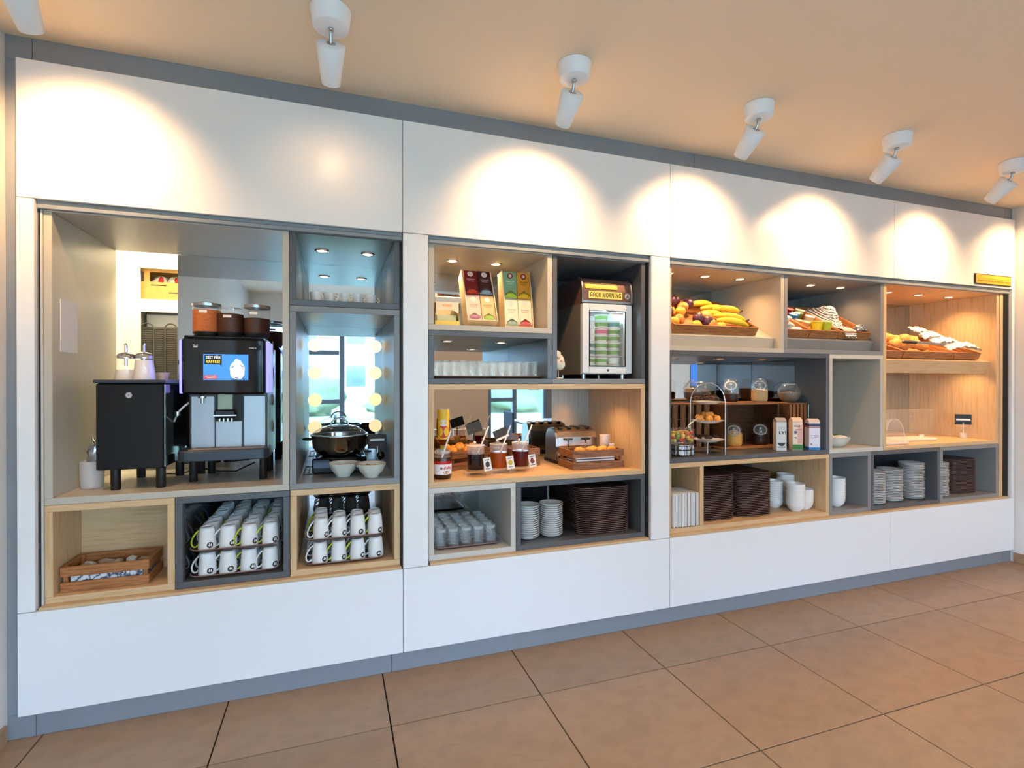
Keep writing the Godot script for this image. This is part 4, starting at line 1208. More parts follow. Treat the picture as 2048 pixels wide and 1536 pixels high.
# ---------------------------------------------------------------- pot niche
func build_pot() -> void:
	var y0 := 0.8836
	var hp := thing("hot_plate", "black hot plate under the steel pot", "hot plate", Vector3(-1.42, y0, -0.34))
	part("plate", bx(Vector3(0.25, 0.075, 0.22), 0.008, Vector3(0, 0.0385, 0)), M.black, hp)
	part("control", mb().cyl(Vector3.ZERO, 0.016, 0.012, 20).done(), M.steel, hp, Vector3(0.09, 0.04, 0.11), Vector3(PI / 2, 0, 0))
	var gr := thing("wire_rack", "dark flat wire rack left of the hot plate", "rack", Vector3(-1.56, y0, -0.32))
	var g := mb()
	g.box(Vector3(0.0, 0.008, 0.12), Vector3(0.05, 0.006, 0.006)).box(Vector3(0, 0.008, -0.12), Vector3(0.05, 0.006, 0.006))
	for k in 3:
		g.box(Vector3(-0.022 + k * 0.022, 0.008, 0), Vector3(0.005, 0.006, 0.24))
	part("frame", g.done(), M.blackmatt, gr)
	var p := thing("steel_pot", "wide polished steel pot with a domed glass lid on the hot plate", "pot", Vector3(-1.42, y0 + 0.0765, -0.33))
	part("body", mb().lathe([Vector2(0, 0), Vector2(0.08, 0.0), Vector2(0.105, 0.012), Vector2(0.126, 0.045), Vector2(0.131, 0.092), Vector2(0.136, 0.098), Vector2(0.130, 0.100), Vector2(0.125, 0.05), Vector2(0.0, 0.01)], 44).done(), mat(Color(0.62, 0.61, 0.58), 0.10, 1.0), p)
	var ld := part("lid", mb().lathe([Vector2(0.132, 0.101), Vector2(0.118, 0.119), Vector2(0.085, 0.139), Vector2(0.045, 0.149), Vector2(0.0, 0.152)], 44).done(), M.glass_thick, p)
	part("rim", mb().lathe([Vector2(0.129, 0.100), Vector2(0.137, 0.101), Vector2(0.136, 0.106), Vector2(0.129, 0.107)], 44).done(), M.steel, ld)
	part("lid_handle", mb().tube(arc(Vector3(0, 0.146, 0), 0.042, 0, PI, 14, Vector3.RIGHT, Vector3(0, 0.85, 0)), 0.0045, 10).done(), M.steel, ld)
	for s in [-1, 1]:
		part("handle", mb().tube([Vector3(s * 0.130, 0.082, 0.028), Vector3(s * 0.160, 0.084, 0.024), Vector3(s * 0.168, 0.084, 0.0), Vector3(s * 0.160, 0.084, -0.024), Vector3(s * 0.130, 0.082, -0.028)], 0.005, 10).done(), M.blackmatt, p)
	stuff(part("soup", mb().lathe([Vector2(0, 0.071), Vector2(0.124, 0.07)], 32).done(), mat(Color(0.42, 0.28, 0.2), 0.3), p))
	var k := 0
	for q in [[-1.405, -0.150], [-1.283, -0.090]]:
		var b := thing("bowl", "pale stoneware bowl before the steel pot, %s" % ["left of the two", "right of the two"][k], "bowl", Vector3(q[0], y0, q[1]), 0, "stoneware bowls before the pot")
		part("bowl", mb().lathe([Vector2(0, 0.002), Vector2(0.030, 0), Vector2(0.033, 0.008), Vector2(0.052, 0.030), Vector2(0.066, 0.062), Vector2(0.067, 0.065), Vector2(0.065, 0.0655), Vector2(0.062, 0.062), Vector2(0.046, 0.028), Vector2(0.0, 0.012)], 36).done(), M.stoneware, b)
		part("rim", mb().lathe([Vector2(0.0664, 0.0635), Vector2(0.0674, 0.0652), Vector2(0.0655, 0.0662), Vector2(0.0635, 0.0645)], 36).done(), mat(Color(0.66, 0.52, 0.38), 0.4), b)
		var rg := fill_rand(30 + k)
		for j in 7:
			var c := thing("sausage_piece", "small brown piece of food in the %s stoneware bowl" % ["left", "right"][k], "food", Vector3(q[0] + rg.randf_range(-0.028, 0.028), y0 + 0.040 + rg.randf() * 0.008, q[1] + rg.randf_range(-0.028, 0.028)), rg.randf() * 3, "pieces in the %s stoneware bowl" % ["left", "right"][k])
			part("piece", mb().lump(Vector3.ZERO, Vector3(0.018, 0.009, 0.011), 10, 0.25, j).done(), M.crust if j % 2 else M.cocoa, c)
		k += 1
	var s := thing("sign_holder", "dark food sign with a white strip at the right of the pot", "sign", Vector3(-1.243, y0, -0.262))
	part("card", bx(Vector3(0.088, 0.072, 0.004), 0.001, Vector3(0, 0.145, 0)), mat(Color(0.20, 0.16, 0.16), 0.6), s)
	part("strip", bx(Vector3(0.068, 0.010, 0.001), 0, Vector3(0, 0.152, 0.0024)), M.text_white, s)
	part("stem", mb().tube([Vector3(0, 0.006, 0.012), Vector3(0, 0.06, 0.010), Vector3(0, 0.12, 0.004)], 0.0025, 8).done(), M.chrome, s)
	part("foot", mb().lathe([Vector2(0, 0), Vector2(0.022, 0), Vector2(0.020, 0.006), Vector2(0, 0.008)], 20).done(), M.blackmatt, s)
	part("clip", mb().lump(Vector3(0.015, 0.075, 0.006), Vector3(0.02, 0.022, 0.012), 14).done(), M.black, s)

# ---------------------------------------------------------------- tea shelf and small glasses
func tea_box(parent_xf: Transform3D, at: Vector3, s: Vector3, face_c: Color, low_c: Color, bag_c: Color, label: String, dark_logo: bool) -> void:
	var t := thing("tea_box", label, "tea box", Vector3.ZERO)
	t.transform = parent_xf * Transform3D(Basis(), at)
	part("carton", bx(s, 0.002, Vector3(0, s.y / 2, 0)), mat(face_c, 0.45), t)
	var z := s.z / 2
	# torn front opening with a gabled top and the tea bags showing
	part("opening", mb().prism(PackedVector2Array([Vector2(-s.x * 0.40, 0.006), Vector2(s.x * 0.40, 0.006), Vector2(s.x * 0.40, s.y * 0.17), Vector2(0, s.y * 0.30), Vector2(-s.x * 0.40, s.y * 0.17)]), z, z + 0.0012).done(), mat(low_c.darkened(0.45), 0.6), t)
	part("tea_bags", mb().lump(Vector3(0, s.y * 0.115, z), Vector3(s.x * 0.37, s.y * 0.085, 0.006), 16, 0.05, 3).done(), mat(bag_c, 0.5), t)
	part("lower_band", bx(Vector3(s.x * 0.98, 0.010, 0.0016), 0, Vector3(0, 0.007, z + 0.0008)), mat(low_c, 0.5), t)
	var lg := part("round_logo", mb().cyl(Vector3.ZERO, s.x * 0.21, 0.0012, 22).done(), mat(Color(0.55, 0.07, 0.10) if dark_logo else Color(0.93, 0.84, 0.78), 0.5), t, Vector3(0, s.y * 0.84, z), Vector3(PI / 2, 0, 0))
	part("logo_ring", mb().cyl(Vector3(0, 0.001, 0), s.x * 0.12, 0.0006, 18).done(), mat(Color(0.90, 0.80, 0.80), 0.5), lg)
	part("lettering", mb().box(Vector3(0, s.y * 0.62, z + 0.0006), Vector3(s.x * 0.62, s.y * 0.05, 0.0012)).box(Vector3(0, s.y * 0.54, z + 0.0006), Vector3(s.x * 0.45, s.y * 0.03, 0.0012)).done(), mat(face_c.lightened(0.45) if face_c.v < 0.75 else face_c.darkened(0.18), 0.5), t)

func build_tea() -> void:
	var y0 := 1.5936
	var wood := mat(Color(0.86, 0.80, 0.66), 0.5)
	# leaning rack of red and pink boxes
	for v in 2:
		var cx: float = [-0.735, -0.525][v]
		var cz: float = [-0.135, -0.175][v]
		var lean: float = [-0.40, -0.14][v]
		var rk := thing("tea_rack", ["leaning cream rack under the red and pink tea boxes", "upright cream rack under the green and orange tea boxes"][v], "rack", Vector3(cx, y0 + 0.088 * sin(-lean), cz))
		rk.rotation.x = lean
		var w := 0.160
		part("back_board", bx(Vector3(w, 0.31, 0.006), 0.001, Vector3(0, 0.160, -0.085)), wood, rk)
		for s in [-1, 1]:
			part("side_board", mb().prism(PackedVector2Array([Vector2(0.092, 0.004), Vector2(0.092, 0.31), Vector2(0.02, 0.315), Vector2(0.0, 0.17), Vector2(0.0, 0.004)]), -0.0025, 0.0025).done(), wood, rk, Vector3(s * (w / 2 - 0.003), 0.0, 0.004), Vector3(0, PI / 2, 0))
		part("front_lip", bx(Vector3(w, 0.030, 0.004), 0.001, Vector3(0, 0.017, 0.006)), M.acrylic, rk)
		part("base_board", bx(Vector3(w, 0.005, 0.09), 0.001, Vector3(0, 0.004, -0.038)), wood, rk)
		part("shelf_board", bx(Vector3(w - 0.01, 0.004, 0.07), 0.0, Vector3(0, 0.158, -0.045)), wood, rk)
		if v == 0:
			part("prop", bx(Vector3(0.10, 0.006, 0.10), 0.001), wood, rk, Vector3(0, 0.09, -0.13), Vector3(1.1, 0, 0))
		var xf := rk.transform
		var cols := [[Color(0.50, 0.09, 0.09), Color(0.78, 0.22, 0.12), Color(0.86, 0.26, 0.14), "dark red"], [Color(0.26, 0.09, 0.10), Color(0.55, 0.58, 0.62), Color(0.60, 0.68, 0.72), "dark brown"], [Color(0.92, 0.70, 0.66), Color(0.62, 0.62, 0.56), Color(0.66, 0.13, 0.42), "pink"], [Color(0.93, 0.66, 0.46), Color(0.62, 0.72, 0.22), Color(0.60, 0.80, 0.08), "pale orange"]]
		if v == 1:
			cols = [[Color(0.52, 0.66, 0.50), Color(0.72, 0.80, 0.22), Color(0.72, 0.82, 0.20), "green"], [Color(0.88, 0.58, 0.14), Color(0.95, 0.74, 0.12), Color(0.97, 0.78, 0.12), "orange"], [Color(0.92, 0.88, 0.78), Color(0.50, 0.64, 0.54), Color(0.58, 0.70, 0.62), "cream and green"], [Color(0.93, 0.86, 0.76), Color(0.72, 0.18, 0.14), Color(0.80, 0.16, 0.16), "cream and red"]]
		for k in 4:
			var up := 1 - k / 2
			var q = cols[k]
			tea_box(xf, Vector3(-0.0375 + (k % 2) * 0.075, 0.008 + up * 0.153, -0.037), Vector3(0.073, 0.145, 0.066), q[0], q[1], q[2], "%s tea box, %s %s of the %s tea rack" % [q[3], ["lower", "upper"][up], ["left", "right"][k % 2], ["leaning", "upright"][v]], v == 1 and up == 1)
	# yellow box at the left and a white carton behind it
	var t := thing("tea_bag_box", "cream and yellow open box at the left end of the tea shelf", "tea box", Vector3(-0.918, y0, -0.185))
	var cm := mat(Color(0.90, 0.86, 0.72), 0.5)
	part("back_card", bx(Vector3(0.122, 0.128, 0.004), 0, Vector3(0, 0.064, -0.055)), cm, t)
	for s in [-1, 1]:
		part("side_card", bx(Vector3(0.004, 0.118, 0.11), 0, Vector3(s * 0.059, 0.059, 0)), mat(Color(0.62, 0.55, 0.36), 0.6), t)
	var fp := PackedVector2Array([Vector2(-0.061, 0.122), Vector2(0.061, 0.122), Vector2(0.061, 0.070)])
	for k in 9:
		var th := PI * k / 8.0
		fp.append(Vector2(cos(th) * 0.050, 0.068 + sin(th) * 0.016))
	fp.append(Vector2(-0.061, 0.070))
	part("front_card", mb().prism(fp, 0.052, 0.055).done(), cm, t)
	part("front_lip", bx(Vector3(0.122, 0.030, 0.004), 0, Vector3(0, 0.015, 0.054)), mat(Color(0.90, 0.80, 0.36), 0.5), t)
	part("orange_mark", bx(Vector3(0.045, 0.012, 0.001), 0, Vector3(0, 0.106, 0.0556)), mat(Color(0.93, 0.70, 0.50), 0.5), t)
	for k in 6:
		var b := thing("tea_bag", "paper tea bag standing in the cream and yellow box", "tea bag", Vector3(-0.918, y0 + 0.003, -0.225 + k * 0.015), 0, "tea bags in the cream and yellow box")
		part("envelope", bx(Vector3(0.10, 0.062 - 0.002 * k, 0.008), 0.002, Vector3(0, 0.032, 0)), [M.napkin, mat(Color(0.78, 0.80, 0.62), 0.6)][k % 2], b)
	var wc := thing("white_carton", "white and blue carton lying behind the cream and yellow box", "carton", Vector3(-0.872, y0, -0.33))
	part("carton", bx(Vector3(0.16, 0.175, 0.10), 0.004, Vector3(0, 0.0875, 0)), mat(Color(0.86, 0.89, 0.90), 0.5), wc)
	# small glasses on two trays
	var g0: Node3D = null
	var y1 := 1.3396
	for v in 2:
		var tr := make_tray("tray", "brown tray of small glasses under the tea shelf, %s of the two" % ["left", "right"][v], "trays under small glasses", 0.280, 0.40)
		tr.position = Vector3(-0.861 + v * 0.288, y1, -0.265)
		for i in 6:
			for j in 6:
				var p := Vector3(-0.972 + v * 0.288 + i * 0.0445 + (0.004 if j % 2 else -0.004), y1 + 0.004, -0.110 - j * 0.060)
				var lb := "small glass on the %s tray under the tea, row %s from the front, %s from the left" % [["left", "right"][v], ORD[j], ORD[i]]
				lb = "small glass, %s tray under tea shelf, %s row, %s from left" % [["left", "right"][v], ORD[j], ORD[i]]
				if g0 == null:
					g0 = thing("small_glass", lb, "glass", p, 0, "small glasses under the tea shelf")
					part("bowl", mb().lathe([Vector2(0.0, 0.006), Vector2(0.017, 0.006), Vector2(0.0155, 0.02), Vector2(0.0195, 0.055), Vector2(0.021, 0.082)], 12).done(), M.tumbler, g0)
					part("foot", mb().lathe([Vector2(0, 0), Vector2(0.018, 0), Vector2(0.0185, 0.003), Vector2(0.0165, 0.0065)], 12).done(), M.glass_shine, g0)
					part("rim", mb().lathe([Vector2(0.0208, 0.0815), Vector2(0.0214, 0.083), Vector2(0.0204, 0.083)], 12).done(), M.glass_shine, g0)
				else:
					dup(g0, p, 0.3 * i + 0.5 * j, lb)
	# tumblers on a tray at the bottom
	var tr := make_tray("tray", "brown tray of clear tumblers at the bottom of the middle opening", "trays under tumblers", 0.345, 0.36)
	tr.position = Vector3(-0.820, 0.5108, -0.26)
	var m0: Node3D = null
	for i in 5:
		for j in 5:
			var p := Vector3(-0.952 + i * 0.0635, 0.515, -0.125 - j * 0.066)
			var lb := "upturned clear tumbler on the bottom tray, %s row, %s from the left" % [ORD[j], ORD[i]]
			if m0 == null:
				m0 = thing("tumbler", lb, "glass", p, 0, "tumblers on the bottom tray")
				part("wall", mb().lathe([Vector2(0.0275, 0), Vector2(0.0265, 0.012), Vector2(0.0225, 0.05), Vector2(0.0265, 0.075), Vector2(0.0260, 0.086)], 14).done(), M.tumbler, m0)
				part("base", mb().lathe([Vector2(0.0, 0.074), Vector2(0.024, 0.074), Vector2(0.0265, 0.08), Vector2(0.0255, 0.088), Vector2(0.02, 0.089), Vector2(0, 0.085)], 14).done(), M.glass_shine, m0)
				part("rim", mb().lathe([Vector2(0.027, 0.0), Vector2(0.0282, 0.001), Vector2(0.0272, 0.003)], 14).done(), M.glass_shine, m0)
			else:
				dup(m0, p, 0.4 * i + 0.3 * j, lb)

# ---------------------------------------------------------------- display fridge
func build_fridge() -> void:
	var y0 := 1.3396
	var t := thing("display_fridge", "small white display fridge of yogurt pots with a glass door", "fridge", Vector3(-0.043, y0, -0.285))
	var w := 0.302
	var body := mat(Color(0.58, 0.55, 0.51), 0.35, 0.4)
	var wh := mat(Color(0.86, 0.88, 0.89), 0.35)
	part("body", mb().box(Vector3(-w / 2 + 0.008, 0.215, -0.01), Vector3(0.016, 0.38, 0.33)).box(Vector3(w / 2 - 0.008, 0.215, -0.01), Vector3(0.016, 0.38, 0.33)).box(Vector3(0, 0.035, -0.01), Vector3(w - 0.032, 0.02, 0.33)).box(Vector3(0, 0.396, -0.01), Vector3(w - 0.032, 0.018, 0.33)).box(Vector3(0, 0.215, -0.170), Vector3(w - 0.032, 0.342, 0.012)).done(), body, t)
	part("inner_lining", mb().box(Vector3(0, 0.215, -0.160), Vector3(w - 0.034, 0.342, 0.003)).box(Vector3(0, 0.0465, -0.01), Vector3(w - 0.034, 0.002, 0.30)).box(Vector3(-w / 2 + 0.017, 0.215, -0.01), Vector3(0.002, 0.34, 0.30)).box(Vector3(w / 2 - 0.017, 0.215, -0.01), Vector3(0.002, 0.34, 0.30)).done(), mat(Color(0.88, 0.91, 0.91), 0.4), t)
	var d := part("door", mb().box(Vector3(-w / 2 + 0.0195, 0.217, 0.171), Vector3(0.039, 0.375, 0.028), 0.003).box(Vector3(w / 2 - 0.0195, 0.217, 0.171), Vector3(0.039, 0.375, 0.028), 0.003).box(Vector3(0, 0.0475, 0.171), Vector3(w - 0.078, 0.036, 0.028), 0.001).box(Vector3(0, 0.387, 0.171), Vector3(w - 0.078, 0.035, 0.028), 0.001).done(), wh, t)
	var fr := mb()
	for q in [[-0.109, 0.217, 0.004, 0.300], [0.109, 0.217, 0.004, 0.300]]:
		fr.box(Vector3(q[0], q[1], 0.184), Vector3(q[2], q[3], 0.006))
	for q in [[0.068], [0.3665]]:
		fr.box(Vector3(0, q[0], 0.184), Vector3(0.222, 0.004, 0.006))
	part("gasket", fr.done(), M.blackmatt, d)
	part("glass_pane", bx(Vector3(0.220, 0.300, 0.003), 0, Vector3(0, 0.217, 0.178)), M.acrylic, d)
	part("sticker", bx(Vector3(0.075, 0.012, 0.0008), 0, Vector3(0.062, 0.356, 0.1802)), mat(Color(0.86, 0.80, 0.80), 0.5), d)
	var lk := part("lock", mb().cyl(Vector3.ZERO, 0.007, 0.004, 18).done(), M.chrome, d, Vector3(0.0, 0.046, 0.185), Vector3(PI / 2, 0, 0))
	part("keyhole", bx(Vector3(0.0015, 0.0008, 0.006)), M.blackmatt, lk, Vector3(0, 0.0042, 0))
	for q in [[-0.12, 0.13], [0.12, 0.13], [-0.12, -0.14], [0.12, -0.14]]:
		part("foot", mb().cyl(Vector3(q[0], 0, q[1]), 0.014, 0.026, 16).done(), M.steel, t)
	# lit header with a rounded front
	var pf := PackedVector2Array()
	for q in [[-0.175, 0.405], [0.182, 0.405], [0.182, 0.475], [0.174, 0.513], [0.158, 0.537], [0.135, 0.547], [-0.175, 0.547]]:
		pf.append(Vector2(-q[0], q[1]))
	var hd := part("header", mb().prism(pf, -w / 2, w / 2).done(), mat(Color(0.46, 0.33, 0.31), 0.3, 0.2), t, Vector3.ZERO, Vector3(0, PI / 2, 0))
	for s in [-1, 1]:
		var eg := [Vector3(-0.182, 0.407, s * w / 2), Vector3(-0.183, 0.475, s * w / 2), Vector3(-0.175, 0.514, s * w / 2), Vector3(-0.159, 0.539, s * w / 2), Vector3(-0.135, 0.549, s * w / 2)]
		part("edge_trim", mb().tube(eg, 0.006, 8).done(), M.steel, hd)
	part("bottom_trim", bx(Vector3(w + 0.008, 0.016, 0.010), 0.003, Vector3(0, 0.414, 0.183)), M.steel, t)
	var sg := part("good_morning_strip", bx(Vector3(0.205, 0.040, 0.002), 0.0005, Vector3(-0.012, 0.452, 0.1835)), mat(Color(0.93, 0.86, 0.42), 0.5), t)
	text("lettering", "GOOD MORNING", 0.025, mat(Color(0.25, 0.22, 0.10), 0.6), sg, Vector3(-0.012, 0.452, 0.185), Vector3.ZERO, 0.188)
	var up := part("yellow_strip", bx(Vector3(0.195, 0.036, 0.002), 0.0005), mat(Color(0.93, 0.76, 0.16), 0.5), t, Vector3(-0.035, 0.501, 0.1770), Vector3(-0.38, 0, 0))
	var rng := fill_rand(3)
	var lm := mb()
	var tx := -0.085
	while tx < 0.08:
		var ww := rng.randf_range(0.004, 0.010)
		lm.box(Vector3(tx + ww / 2, 0, 0.0012), Vector3(ww, 0.018, 0.0006))
		tx += ww + 0.004
	part("faded_lettering", lm.done(), mat(Color(0.95, 0.86, 0.50), 0.5), up)
	var em := part("emblem", mb().cyl(Vector3.ZERO, 0.016, 0.002, 22).done(), mat(Color(0.72, 0.70, 0.66), 0.5), t, Vector3(0.122, 0.452, 0.183), Vector3(PI / 2, 0, 0))
	part("emblem_bar", mb().box(Vector3(0, 0.0022, 0.003), Vector3(0.016, 0.001, 0.004)).box(Vector3(0.001, 0.0022, -0.004), Vector3(0.004, 0.001, 0.010)).done(), M.blackmatt, em)
	# shelf wire and inner light
	for yy in [0.126, 0.203, 0.280]:
		var sm := mb()
		for k in 9:
			sm.box(Vector3(-0.12 + k * 0.03, yy, 0.0), Vector3(0.003, 0.003, 0.28))
		sm.box(Vector3(0, yy, 0.135), Vector3(0.262, 0.004, 0.004)).box(Vector3(0, yy, -0.13), Vector3(0.262, 0.004, 0.004))
		part("wire_shelf", sm.done(), mat(Color(0.85, 0.87, 0.87), 0.4), t)
	part("lamp_tube", mb().tube([Vector3(-0.11, 0.378, 0.12), Vector3(0.11, 0.378, 0.12)], 0.006, 8).done(), glow(Color(0.85, 0.97, 1.0), 4.0), t)
	var l := OmniLight3D.new()
	l.name = "inner_light"
	l.light_color = Color(0.82, 0.96, 1.0)
	l.light_energy = 0.11
	l.light_size = 0.02
	l.omni_range = 2
	l.omni_attenuation = 2
	l.shadow_enabled = true
	t.add_child(l)
	l.position = Vector3(0, 0.366, 0.128)
	# yogurt pots
	var green := mat(Color(0.36, 0.62, 0.22), 0.4)
	var teal := mat(Color(0.16, 0.52, 0.48), 0.4)
	var wht := mat(Color(0.90, 0.93, 0.92), 0.4)
	var pink := mat(Color(0.80, 0.30, 0.50), 0.4)
	var n := 0
	var pots := [["green", green], ["teal", teal], ["white", wht], ["pink", pink]]
	for lev in 4:
		var yy: float = [0.0475, 0.130, 0.207, 0.284][lev]
		for col in 3:
			for stack in (2 if lev in [0, 1, 2] or col == 1 else 1):
				var kind: int = [[0, 0, 2], [1, 0, 0], [2, 0, 0], [2, 0, 1]][lev][col]
				if lev == 2 and col == 1 and stack == 1:
					kind = 3
				var q := thing("yogurt_pot", "%s and white yogurt pot in the fridge, %s shelf from the bottom, %s from the left%s" % [pots[kind][0], ORD[lev], ORD[col], [", lower", ", upper"][stack] if lev < 3 else ""], "yogurt pot", Vector3(-0.122 + col * 0.078, y0 + yy + stack * 0.0365, -0.285 + 0.112), 0.4 * n, "yogurt pots in the fridge")
				q.set_meta("label", "%s yogurt pot on fridge shelf %s, %s column%s" % [pots[kind][0], ["one", "two", "three", "four"][lev], ["left", "middle", "right"][col], [", lower", ", upper"][stack] if lev < 3 or col == 1 else ""])
				part("pot", mb().lathe([Vector2(0, 0.001), Vector2(0.030, 0), Vector2(0.0365, 0.032), Vector2(0, 0.032)], 22).done(), wht, q)
				part("band", mb().lathe([Vector2(0.0318, 0.006), Vector2(0.0362, 0.026)], 22).done(), pots[kind][1], q)
				part("lid", mb().lathe([Vector2(0.036, 0.032), Vector2(0.0385, 0.0325), Vector2(0.0385, 0.034), Vector2(0, 0.0345)], 22).done(), wht if kind != 3 else pink, q)
				n += 1
	# floral tag left of the fridge
	var f := thing("flower_ornament", "cream paper flower ornament on a pink stick beside the fridge", "ornament", Vector3(-0.345, y0, -0.075))
	part("foot", bx(Vector3(0.040, 0.006, 0.03), 0.001, Vector3(0, 0.003, 0)), M.paper, f)
	part("stick", mb().tube([Vector3(0, 0.005, 0), Vector3(0, 0.05, 0)], 0.0022, 8).done(), mat(Color(0.88, 0.66, 0.55), 0.6), f)
	part("blossom", mb().lump(Vector3(0.006, 0.078, 0), Vector3(0.030, 0.036, 0.018), 20, 0.16, 6).lump(Vector3(-0.006, 0.118, 0), Vector3(0.020, 0.028, 0.014), 18, 0.18, 9).lump(Vector3(0.012, 0.112, 0), Vector3(0.012, 0.010, 0.010), 14, 0.1, 2).done(), mat(Color(0.88, 0.86, 0.78), 0.8), f)
	part("pattern", mb().lump(Vector3(-0.004, 0.108, 0.010), Vector3(0.009, 0.010, 0.006), 12, 0.2, 4).lump(Vector3(0.008, 0.090, 0.014), Vector3(0.008, 0.006, 0.006), 12, 0.2, 5).done(), mat(Color(0.86, 0.62, 0.52), 0.8), f)

# ---------------------------------------------------------------- toaster, jams, rolls
func build_spreads() -> void:
	var y0 := 0.8516
	# toaster
	var t := thing("toaster", "long chrome four slot toaster on the oak shelf", "toaster", Vector3(-0.108, y0, -0.425), 0.03)
	var w := 0.262
	var prof := PackedVector2Array()
	for q in [[0.0, 0.022], [-0.076, 0.022], [-0.080, 0.10], [-0.076, 0.150], [-0.062, 0.182], [-0.038, 0.200], [0.0, 0.205], [0.038, 0.200], [0.062, 0.182], [0.076, 0.150], [0.080, 0.10], [0.076, 0.022]]:
		prof.append(Vector2(q[0], q[1]))
	part("shell", mb().prism(prof, -w / 2 + 0.012, w / 2 - 0.012).done(), mat(Color(0.82, 0.78, 0.75), 0.2, 1.0), t, Vector3.ZERO, Vector3(0, PI / 2, 0))
	var pe := PackedVector2Array()
	for q in prof:
		pe.append(Vector2(q.x * 0.95, 0.022 + (q.y - 0.022) * 0.965))
	for s in [-1, 1]:
		part("end_cap", mb().prism(pe, -0.008, 0.008).done(), M.steel, t, Vector3(s * (w / 2 - 0.006), 0, 0), Vector3(0, PI / 2, 0))
	part("base", bx(Vector3(w + 0.012, 0.022, 0.172), 0.004, Vector3(0, 0.012, 0)), M.blackmatt, t)
	for k in 4:
		part("toast_slot", bx(Vector3(0.028, 0.008, 0.10), 0.003, Vector3(-0.090 + k * 0.060, 0.2025, 0)), M.blackmatt, t)
	for s in [-1, 1]:
		part("lever_slot", bx(Vector3(0.005, 0.085, 0.004), 0.001, Vector3(s * 0.058, 0.105, 0.0795)), M.blackmatt, t)
		part("lever", bx(Vector3(0.05, 0.012, 0.018), 0.004, Vector3(s * 0.058, 0.140, 0.086)), M.blackmatt, t)
	part("knob", mb().cyl(Vector3.ZERO, 0.014, 0.012, 20).done(), M.blackmatt, t, Vector3(w / 2 + 0.002, 0.085, 0.045), Vector3(0, 0, -PI / 2))
	var wc := thing("white_cup", "white plastic cup behind the right end of the toaster", "cup", Vector3(0.046, y0, -0.29))
	part("cup", mb().lathe([Vector2(0, 0.002), Vector2(0.026, 0), Vector2(0.027, 0.002), Vector2(0.031, 0.165), Vector2(0.0295, 0.165), Vector2(0.025, 0.004), Vector2(0, 0.004)], 26).done(), mat(Color(0.88, 0.82, 0.78), 0.4), wc)
	# front crate with striped cloth and rolls
	crate("wooden_crate", "slatted walnut crate of orange rolls before the toaster", Vector3(-0.086, y0, -0.215), 0, 0.312, 0.19, 0.10, 2, 0.026)
	cloth("striped_cloth", "striped cloth lining the crate before the toaster", Vector3(-0.086, y0 + 0.009, -0.215), 0, 0.240, 0.120, 0.045, M.stripe, 15)
	var rg := fill_rand(4)
	for k in 7:
		var r := thing("bread_roll", "orange glazed bread roll in the crate before the toaster, %s from the left" % ORD[k], "roll", Vector3(-0.165 + k * 0.033, y0 + 0.080, -0.195 - (k % 2) * 0.03), rg.randf() * 3, "rolls in the crate before the toaster")
		part("roll", mb().lump(Vector3(0, 0.012, 0), Vector3(0.030, 0.019, 0.024), 16, 0.12, 60 + k).done(), M.roll, r)
	for k in 2:
		var kn := thing("tongs" if k == 0 else "packet", ["steel tongs lying in the crate before the toaster", "folded silver packet standing in the crate before the toaster"][k], ["tongs", "packet"][k], Vector3([-0.12, 0.05][k], y0 + 0.105, -0.22))
		if k == 0:
			part("arm", mb().tube([Vector3(-0.04, 0.004, 0.03), Vector3(0.0, 0.006, 0.0), Vector3(0.02, 0.016, -0.03)], 0.004, 8).done(), M.steel, kn)
			part("arm", mb().tube([Vector3(-0.03, 0.004, 0.036), Vector3(0.008, 0.008, 0.006), Vector3(0.02, 0.018, -0.03)], 0.004, 8).done(), M.steel, kn)
		else:
			part("packet", bx(Vector3(0.03, 0.03, 0.006), 0.002, Vector3.ZERO), mat(Color(0.82, 0.82, 0.84), 0.4), kn)
	# back crates
	crate("wooden_crate", "slatted walnut crate at an angle behind the jams, full of rolls", Vector3(-0.765, y0, -0.445), 0.42, 0.29, 0.19, 0.10, 2, 0.024)
	for k in 9:
		var p := Vector3(-0.765, y0 + 0.088 + 0.012 * (k % 2), -0.445) + Vector3(-0.095 + (k % 5) * 0.046, 0, 0.035 - (k / 5) * 0.06).rotated(Vector3.UP, 0.42)
		var r := thing("bread_roll", "round orange roll in the angled crate, %s of nine from the left front" % ORD[k], "roll", p, rg.randf() * 3, "rolls in the angled crate")
		part("roll", mb().lump(Vector3(0, 0.008, 0), Vector3(0.027, 0.022, 0.025), 16, 0.14, 70 + k).done(), M.roll, r)
	crate("wooden_crate", "small slatted walnut crate between the jams and the toaster", Vector3(-0.432, y0, -0.405), 0, 0.172, 0.16, 0.098, 2, 0.024)
	cloth("striped_cloth", "striped cloth lining the small crate beside the toaster", Vector3(-0.432, y0 + 0.009, -0.405), 0, 0.115, 0.10, 0.05, M.stripe, 25)
	# two blank slate signs in the crates
	var k := 0
	for q in [[-0.705, -0.425, 0.30, 0.088, 0.058], [-0.572, -0.345, 0.36, 0.085, 0.055]]:
		var s := thing("slate_sign", ["tilted blank slate sign over the angled crate", "tilted dark sign with a white strip behind the middle jam"][k], "sign", Vector3(q[0], y0 + 0.10, q[1]), 0)
		part("plate", bx(Vector3(q[3], q[4], 0.005), 0.001), mat(Color(0.17, 0.17, 0.17), 0.6), s, Vector3(0, 0.115 - 0.03 * k, 0), Vector3(-0.15, 0, q[2]))
		if k == 1:
			part("strip", bx(Vector3(q[3] * 0.95, 0.011, 0.001), 0), M.text_white, s, Vector3(0.007, 0.063, 0.006), Vector3(-0.15, 0, q[2]))
